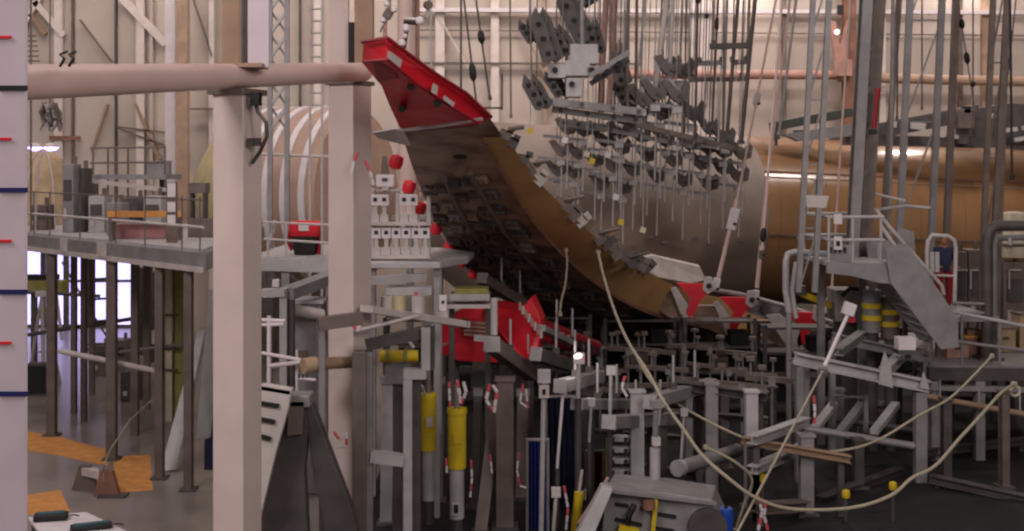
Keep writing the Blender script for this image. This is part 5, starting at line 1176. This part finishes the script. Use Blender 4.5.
chain([(490,455),(492,474)], 19.8, 'short chain on the lower part of the leaning plate')
chain([(564,486),(568,508),(566,531)], 19.6, 'red and white chain at the bottom by the navy curtain', .03)
chain([(625,376),(622,388),(628,398)], 21, 'red and white chain hanging from the third box beam', .035)
chain([(814,396),(815,412),(814,424)], 21.5, 'red and white chain on the bench leg', .04)
chain([(758,496),(762,512),(758,531)], 20.1, 'red and white chain near the long rope bottom left', .04)
chain([(766,500),(764,516),(768,531)], 20.1, 'red and white chain near the long rope bottom right', .04)
chain([(334,432),(340,440),(346,432),(347,446),(336,447)], 17.9, 'red and white chain tied round the middle column', .03)
chain([(318,478),(342,498),(350,520)], 17.2, 'red and white chain on the dark gusset leg', .03)
chain([(358,152),(354,162),(352,174)], 18.45, 'red and white chain on the middle column left side, high up', .035)
chain([(365,160),(370,172),(374,186)], 18.0, 'red and white chain on the middle column right side, high up', .035)
chain([(350,322),(358,330),(362,318)], 18.2, 'red and white chain knot where the shelf brace meets the column', .045)
chain([(416,292),(417,308)], 19.5, 'short red and white chain on the shelf beam', .045)

# ================================================================ MIDDLE: PLATFORM BETWEEN THE COLUMNS, RACK, BIN
ZM = 4.3
t = thing('middle_platform', 'grey platform with thin white railings between the two foreground columns', 'platform', V((P(300,0,25).x,25,0)))
YM = 24.2
a, b = P(248,0,YM).x, P(352,0,YM).x
MB().box(((a+b)/2, YM+2.2, ZM-.05), b-a, 4.4, .1).build('deck', 'lgrey', t); MB().bar(V((a,YM,ZM-.14)), V((b,YM,ZM-.2)), .1, .24).build('edge_beam', 'lgrey', t)
for x in (268,286,322): MB().tube(P(x,259,YM), P(x,222,YM), .022).build('rail_post', 'offwhite', t)
for y0_, y1_ in ((222,225),(239,243)): MB().tube(P(264,y0_,YM), P(330,y1_,YM), .024).build('guard_rail', 'offwhite', t)
MB().path([P(268,246,YM+.2), P(273,232,YM+.2), P(275,220,YM+.2)], .04, 6).build('cable_roll', 'offwhite', t)
for x, Y in ((286,YM+.1),(330,YM+.1),(262,YM+4),(340,YM+4)): MB().box((P(x,0,Y).x, Y, (ZM-.2)/2), .16,.16,ZM-.2).build('leg', 'grey', t)
t = thing('tool_bag', 'red rimmed black tool bag with a white label on the middle platform', 'bag', V((P(304,0,24.6).x,24.8,ZM)))
c = V((P(304,0,24.6).x,24.8,ZM)); h = .62
MB().loft([[c+V((x*.2,y*.16,0)) for x,y in ((-1,-1),(1,-1),(1,1),(-1,1))],[c+V((x*.27,y*.2,h*.65)) for x,y in ((-1,-1),(1,-1),(1,1),(-1,1))]]).build('black_body', 'black', t, bevel=.03)
MB().loft([[c+V((x*.275,y*.21,h*.6)) for x,y in ((-1,-1),(1,-1),(1,1),(-1,1))],[c+V((x*.31,y*.22,h)) for x,y in ((-1,-1),(1,-1),(1,1),(-1,1))],[c+V((x*.27,y*.19,h+.06)) for x,y in ((-1,-1),(1,-1),(1,1),(-1,1))]]).build('red_rim', 'red', t, bevel=.03)
MB().box(c+V((0,-.235,h*.92)), .2,.02,.16).build('white_label', 'white', t)
MB().path([c+V((-.29,-.02,h*.8)), c+V((-.33,-.04,h*.4)), c+V((-.27,-.02,.1))], .05, 8).build('side_strap', 'dred', t); MB().path([c+V((.29,-.02,h*.8)), c+V((.3,-.04,h*.4)), c+V((.26,-.02,.02))], .06, 8).build('side_strap', 'dred', t)
t = thing('support_stand', 'blue grey box duct frame below the middle platform', 'frame', V((P(290,0,22).x,22,0)))
MB().bar(P(262,293,22), P(286,292,22), .3, .14).build('short_arm', 'lgrey', t); MB().bar(P(286,294,22), P(334,276,24), .3, .2).build('long_arm', 'grey', t); z_ = P(0,288,22).z
MB().box((P(284,0,22).x,22.0,z_/2), px2m(7,22),.2,z_).build('upright', 'lgrey', t); MB().box((P(289,0,22).x+.03,22.1,z_/2), px2m(5,22),.2,z_).build('upright_side', 'dgrey', t)
MB().box(P(276,283,21.9), .11,.12,.13).build('white_block', 'white', t)
MB().tube(P(288,309,22.4), P(322,315,22.8), .11, n=14).build('white_duct', 'offwhite', t, smooth=True)
t = thing('pipe_stand', 'white pipe frame with thin crossbars left of the brown pipe', 'frame', V((P(280,0,19.6).x,19.6,0)))
MB().tube(V((P(269,0,19.6).x,19.6,0)), P(269,316,19.6), .035).build('upright', 'white', t); MB().tube(V((P(297,0,19.6).x,19.6,0)), P(297,350,19.6), .022).build('upright', 'white', t)
for a_, b_, r in (((262,320,19.6),(285,321,19.6),.03),((262,325,19.6),(284,324,19.6),.03),((262,353,19.6),(306,361,19.4),.03),((270,366,19.6),(302,362,19.4),.035),((296,378,19.6),(316,380,19.4),.022)): MB().tube(P(*a_), P(*b_), r).build('crossbar', 'white', t)
t = thing('grey_tank', 'plain grey tall box behind the white pipe frame', 'cabinet', V((P(303,0,23).x,23.3,0)))
z_ = P(0,304,22.8).z; MB().box((P(304,0,22.8).x,23.2,z_/2), px2m(34,22.8),.7,z_).build('body', 'grey', t, bevel=.03); MB().box((P(300,0,22.8).x,22.84,z_*.7),.3,.03,.4).build('panel', 'brownsteel', t); MB().box((P(304,0,22.8).x,23.2,z_+.03),.7,.8,.06).build('lid','lgrey',t)
# right half: ellipse deck with the white measuring units
t = thing('rack_platform', 'grey platform with the white unit rack right of the middle column', 'platform', V((P(412,0,23).x,23.4,0)))
zr = P(0,262,22.2).z
MB().prism([V((P(x,0,Y).x,Y,zr-.12)) for x, Y in ((362,22.2),(440,22.2),(468,23.4),(474,25),(440,26.4),(362,26.4))], (0,0,.12)).build('deck', 'lgrey', t, bevel=.02)
for x, Y in ((372,22.4),(438,22.4),(372,26),(440,26)): MB().box((P(x,0,Y).x,Y,(zr-.12)/2),.14,.14,zr-.12).build('leg', 'grey', t)
MB().bar(P(366,281,21.6), P(424,277,22.4), .14, .14).build('lower_beam', 'lgrey', t); MB().box(P(410,290,22), .8,.6,.12).build('lower_tray', 'lgrey', t)
MB().path([P(430,225,22.4), P(430,208,22.4)], .02, 6).build('rail_post', 'offwhite', t)
def unit(q, lab, src=[None]):
    if src[0] is not None: return dup(src[0], q, lab)
    t = thing('measuring_unit', lab, 'measuring unit', q, 'white measuring units on the rack')
    MB().box(q+V((0,0,.07)), .15,.12,.14).build('foot_block', 'offwhite', t); MB().box(q+V((0,0,.22)), .07,.08,.18).build('stem', 'offwhite', t)
    MB().box(q+V((0,0,.40)), .17,.12,.20).build('head', 'white', t, bevel=.01)
    MB().box(q+V((0,-.065,.41)), .07,.02,.07).build('dark_window', 'black', t); MB().tube(q+V((0,0,.5)), q+V((0,0,.6)), .02).build('top_stud', 'grey', t)
    src[0] = t; return t
rk = thing('unit_rack', 'white two shelf rack frame on the platform right of the middle column', 'rack', V((P(396,0,22.6).x,22.7,zr)))
for x in (371,397,428): MB().box((P(x,0,22.6).x,22.75,(zr+P(0,188,22.6).z)/2), .07,.07,P(0,188,22.6).z-zr).build('upright', 'offwhite', rk)
for y, m in ((222,'offwhite'),(255,'offwhite')): MB().box((P(399,0,22.6).x,22.7,P(0,y,22.6).z-.03), px2m(62,22.6),.35,.06).build('shelf', m, rk)
MB().bar(P(371,190,22.7), P(412,190,22.7), .05,.05).build('top_bar', 'offwhite', rk)
for y, nm, xs in ((222,'upper',(375,384,404,413)),(255,'lower',(376,386,396,406,416,425))):
    for i, x in enumerate(xs): q = P(x,y,22.6); q.y = 22.68; unit(q, '%s white measuring unit from the left on the %s shelf of the rack' % (ordn[i], nm))
q = P(385,190,22.6); t = thing('bracket_unit', 'square white bracket unit with a notch on top of the rack', 'measuring unit', q)
MB().box(q+V((0,.05,.17)), .32,.14,.22).build('body', 'white', t, bevel=.01); MB().box(q+V((0,-.03,.19)), .1,.02,.06).build('notch', 'dgrey', t); MB().prism([q+V((-.08,0,.28)), q+V((.08,0,.28)), q+V((.03,0,.62)), q+V((-.05,0,.62))], (0,.08,0)).build('horn', 'brownsteel', t); MB().box(q+V((0,.05,.03)),.12,.1,.08).build('foot','offwhite',t)
# clutter between rack platform and red fixture
t = thing('grey_cylinder_stand', 'pair of pale stub cylinders on the shelf beam', 'cylinder', P(398,310,19.6))
for x in (387,399,418): MB().tube(P(x,311+(x-387)*.1,19.4), P(x,296,19.4), .1, n=16).build('cylinder', 'lime' if x == 399 else 'offwhite', t, smooth=True)
MB().bar(P(382,310,19.4), P(424,315,19.6), .2,.05).build('base_bar', 'grey', t)
t = thing('hydraulic_skid', 'pale flat hydraulic skid behind the shelf beam, left of the red fixture', 'machine', P(465,300,22))
MB().box(P(470,296,22.4), px2m(40,22.4),.6,px2m(7,22)).build('top_plate', 'lgrey', t, bevel=.02); MB().box(P(468,305,22.4), px2m(46,22.4),.5,.07).build('lower_plate', 'offwhite', t); MB().box(P(472,290,22.4), .6,.5,.1).build('tank', 'olive', t)
for x in (452,488): MB().box((P(x,0,22.6).x,22.6,(P(0,306,22.6).z+bz)/2), .1,.1,P(0,306,22.6).z-bz).build('leg', 'dgrey', t)
t = thing('white_terminal', 'small white terminal with dark dots standing on the shelf beam end', 'box', P(443,316,19.8)); MB().box(P(443,303,19.8), .12,.1,.26).build('case', 'white', t, bevel=.01); MB().box(P(442,315,19.8), .2,.12,.12).build('base', 'offwhite', t); MB().box(P(443,302,19.74), .04,.02,.05).build('dot', 'black', t)
t = thing('slim_post', 'slim grey post behind the white terminal', 'post', V((P(437,0,21).x,21,bz))); MB().box((P(437,0,21).x,21,(P(0,275,21).z+bz)/2), .09,.09,P(0,275,21).z-bz).build('shaft', 'lgrey', t); MB().box(P(437,275,21), .16,.14,.05).build('cap','grey',t)
# lattice tower and hanging cable by near column
t = thing('lattice_tower', 'pale grey lattice tower between the near column and the middle column', 'tower', V((P(280,0,31).x,31,0)))
for x in (270,287): MB().box((P(x,0,31).x,31,CEIL/2), .12,.12,CEIL).build('chord', 'grey', t)
for i in range(17): 
    y = 130-i*24; MB().bar(P(270,y,31), P(287,y-24,31), .08,.08).build('diagonal', 'lgrey', t)
    MB().bar(P(287,y,31.1), P(270,y-24,31.1), .06,.06).build('diagonal', 'grey', t)
t = thing('black_hose', 'black hose looping off the right face of the near column', 'hose', P(262,130,15.2))
MB().path([P(254,96,15.2), P(258,112,15.0), P(266,122,14.9), P(267,136,14.9), P(260,152,15.0), P(252,163,15.1)], .025, 8).build('hose', 'dgrey', t, smooth=True)
for x in (251,258): MB().box(P(x,142,15.05), .07,.08,.1).build('clip', 'dgrey', t)
t = thing('wall_ladder', 'pale vertical ladder at the far wall between the columns', 'ladder', V((P(232,0,34).x,34,0)))
for x in (310,322): MB().box((P(x,0,33).x,33,CEIL/2), .06,.06,CEIL).build('stile', 'offwhite', t)
for i in range(22): MB().tube(P(310,105-i*12,33), P(322,105-i*12,33), .025).build('rung', 'lgrey', t)

# ================================================================ SHADE DECK UNDER THE FUSELAGE
zw = .9
t = thing('fuselage_shade_deck', 'added dark low deck standing in for shade under the golden fuselage', 'platform', V((9,37,bz)))  # deck added to shade and darken the space under the fuselage
MB().box((13.2,36.5,zw), 33,1.3,.12).build('deck', 'dgrey', t)
MB().box((13.2,35.95,(zw+bz)/2), 33,.06,zw-bz-.1).build('shade_skirt', 'bed', t)  # near-black sheet painting the shade below the deck
for i in range(9): MB().box((-2+i*3.8,35.8,(zw+bz)/2), .18,.18,zw-bz).build('post', 'dgrey', t)
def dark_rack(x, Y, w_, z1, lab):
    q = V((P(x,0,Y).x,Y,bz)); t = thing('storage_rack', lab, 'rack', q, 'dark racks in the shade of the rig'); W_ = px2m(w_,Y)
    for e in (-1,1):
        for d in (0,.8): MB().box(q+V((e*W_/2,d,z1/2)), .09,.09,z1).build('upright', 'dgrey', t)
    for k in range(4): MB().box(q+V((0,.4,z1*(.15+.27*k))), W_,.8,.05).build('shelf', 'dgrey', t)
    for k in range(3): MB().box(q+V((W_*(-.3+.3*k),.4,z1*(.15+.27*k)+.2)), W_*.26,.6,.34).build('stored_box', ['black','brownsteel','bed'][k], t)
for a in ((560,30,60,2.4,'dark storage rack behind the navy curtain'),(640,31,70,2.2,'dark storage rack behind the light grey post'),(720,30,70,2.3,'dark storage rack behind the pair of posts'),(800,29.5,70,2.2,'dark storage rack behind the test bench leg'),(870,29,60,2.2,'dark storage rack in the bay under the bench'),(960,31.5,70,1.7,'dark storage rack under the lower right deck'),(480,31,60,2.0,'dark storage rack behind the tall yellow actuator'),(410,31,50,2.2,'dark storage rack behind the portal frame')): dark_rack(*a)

# ================================================================ LIGHT AND CAMERA
def area(name, loc, tgt, size, power, col=(1,.9,.86), sy=None):
    l = bpy.data.lights.new(name, 'AREA'); l.shape = 'RECTANGLE'; l.size = size; l.size_y = sy or size; l.energy = power; l.color = col
    o = bpy.data.objects.new(name, l); COL.objects.link(o); o.location = loc; o.rotation_euler = (V(tgt)-V(loc)).to_track_quat('-Z', 'Y').to_euler(); return o
area('hall_lamp_front_left', (-12,4,17.5), (-4,20,4), 6, 3000, (1,.90,.90))
area('hall_lamp_left', (-14,28,18), (-10,34,2), 8, 1300, (1,.90,.88))
area('hall_lamp_rear', (4,40,18.3), (4,47,8), 16, 1500, (1,.88,.82), 3)
area('hall_lamp_rear_left', (-12,40,18.3), (-12,47,8), 14, 1100, (1,.88,.82), 3)
area('hall_lamp_fuselage', (15,33,18.3), (13,42,5), 8, 1500, (1,.9,.84), 2)
area('fill_light_front_centre', (8,0,12), (1,24,5), 5, 1200, (1,.92,.9))  # added fill without a visible source, brightens red fixture and spar
area('fill_light_front_right', (13,6,17), (9,25,5), 5, 800, (1,.92,.88))  # added fill without a visible source, lifts the masts and stair
area('highlight_light_left', (8.8,46.2,14.2), (8.6,41,6), .9, 260, (1,.86,.82), .5)  # unseen light added to put a highlight on the fuselage top
area('highlight_light_right', (17.2,46.2,14.2), (16.8,42,6), .9, 260, (1,.86,.82), .5)  # second unseen light, added for the highlight further right
l = bpy.data.lights.new('small_lamp_light','POINT'); l.energy = 14; l.shadow_soft_size = .12; l.color = (1,.88,.84); o = bpy.data.objects.new('small_lamp_light', l); COL.objects.link(o); o.location = P(578,356,20.2)+V((0,.3,-.15))
area('hall_lamp_centre', (0,22,18.5), (2,26,3), 6, 900, (1,.92,.88))
Wd = bpy.data.worlds.new('hall ambience'); S.world = Wd; Wd.use_nodes = True
Wd.node_tree.nodes['Background'].inputs['Color'].default_value = (.62,.52,.50,1); Wd.node_tree.nodes['Background'].inputs['Strength'].default_value = .52
cam = bpy.data.cameras.new('camera'); co = bpy.data.objects.new('camera', cam); COL.objects.link(co); S.camera = co
co.location = (0,0,CH); co.rotation_euler = (math.pi/2,0,0); cam.sensor_width = 36; cam.lens = F/1024*36; cam.shift_y = -(265.5-HY)/1024
cam.clip_end = 200
cam.dof.use_dof = True; cam.dof.focus_distance = 2.0; cam.dof.aperture_fstop = 13
S.view_settings.view_transform = 'Standard'; S.view_settings.look = 'None'; S.view_settings.gamma = 1; S.view_settings.use_curve_mapping = False
S.view_settings.exposure = -0.1
for o in bpy.data.objects:
    if 'w' in o: del o['w']
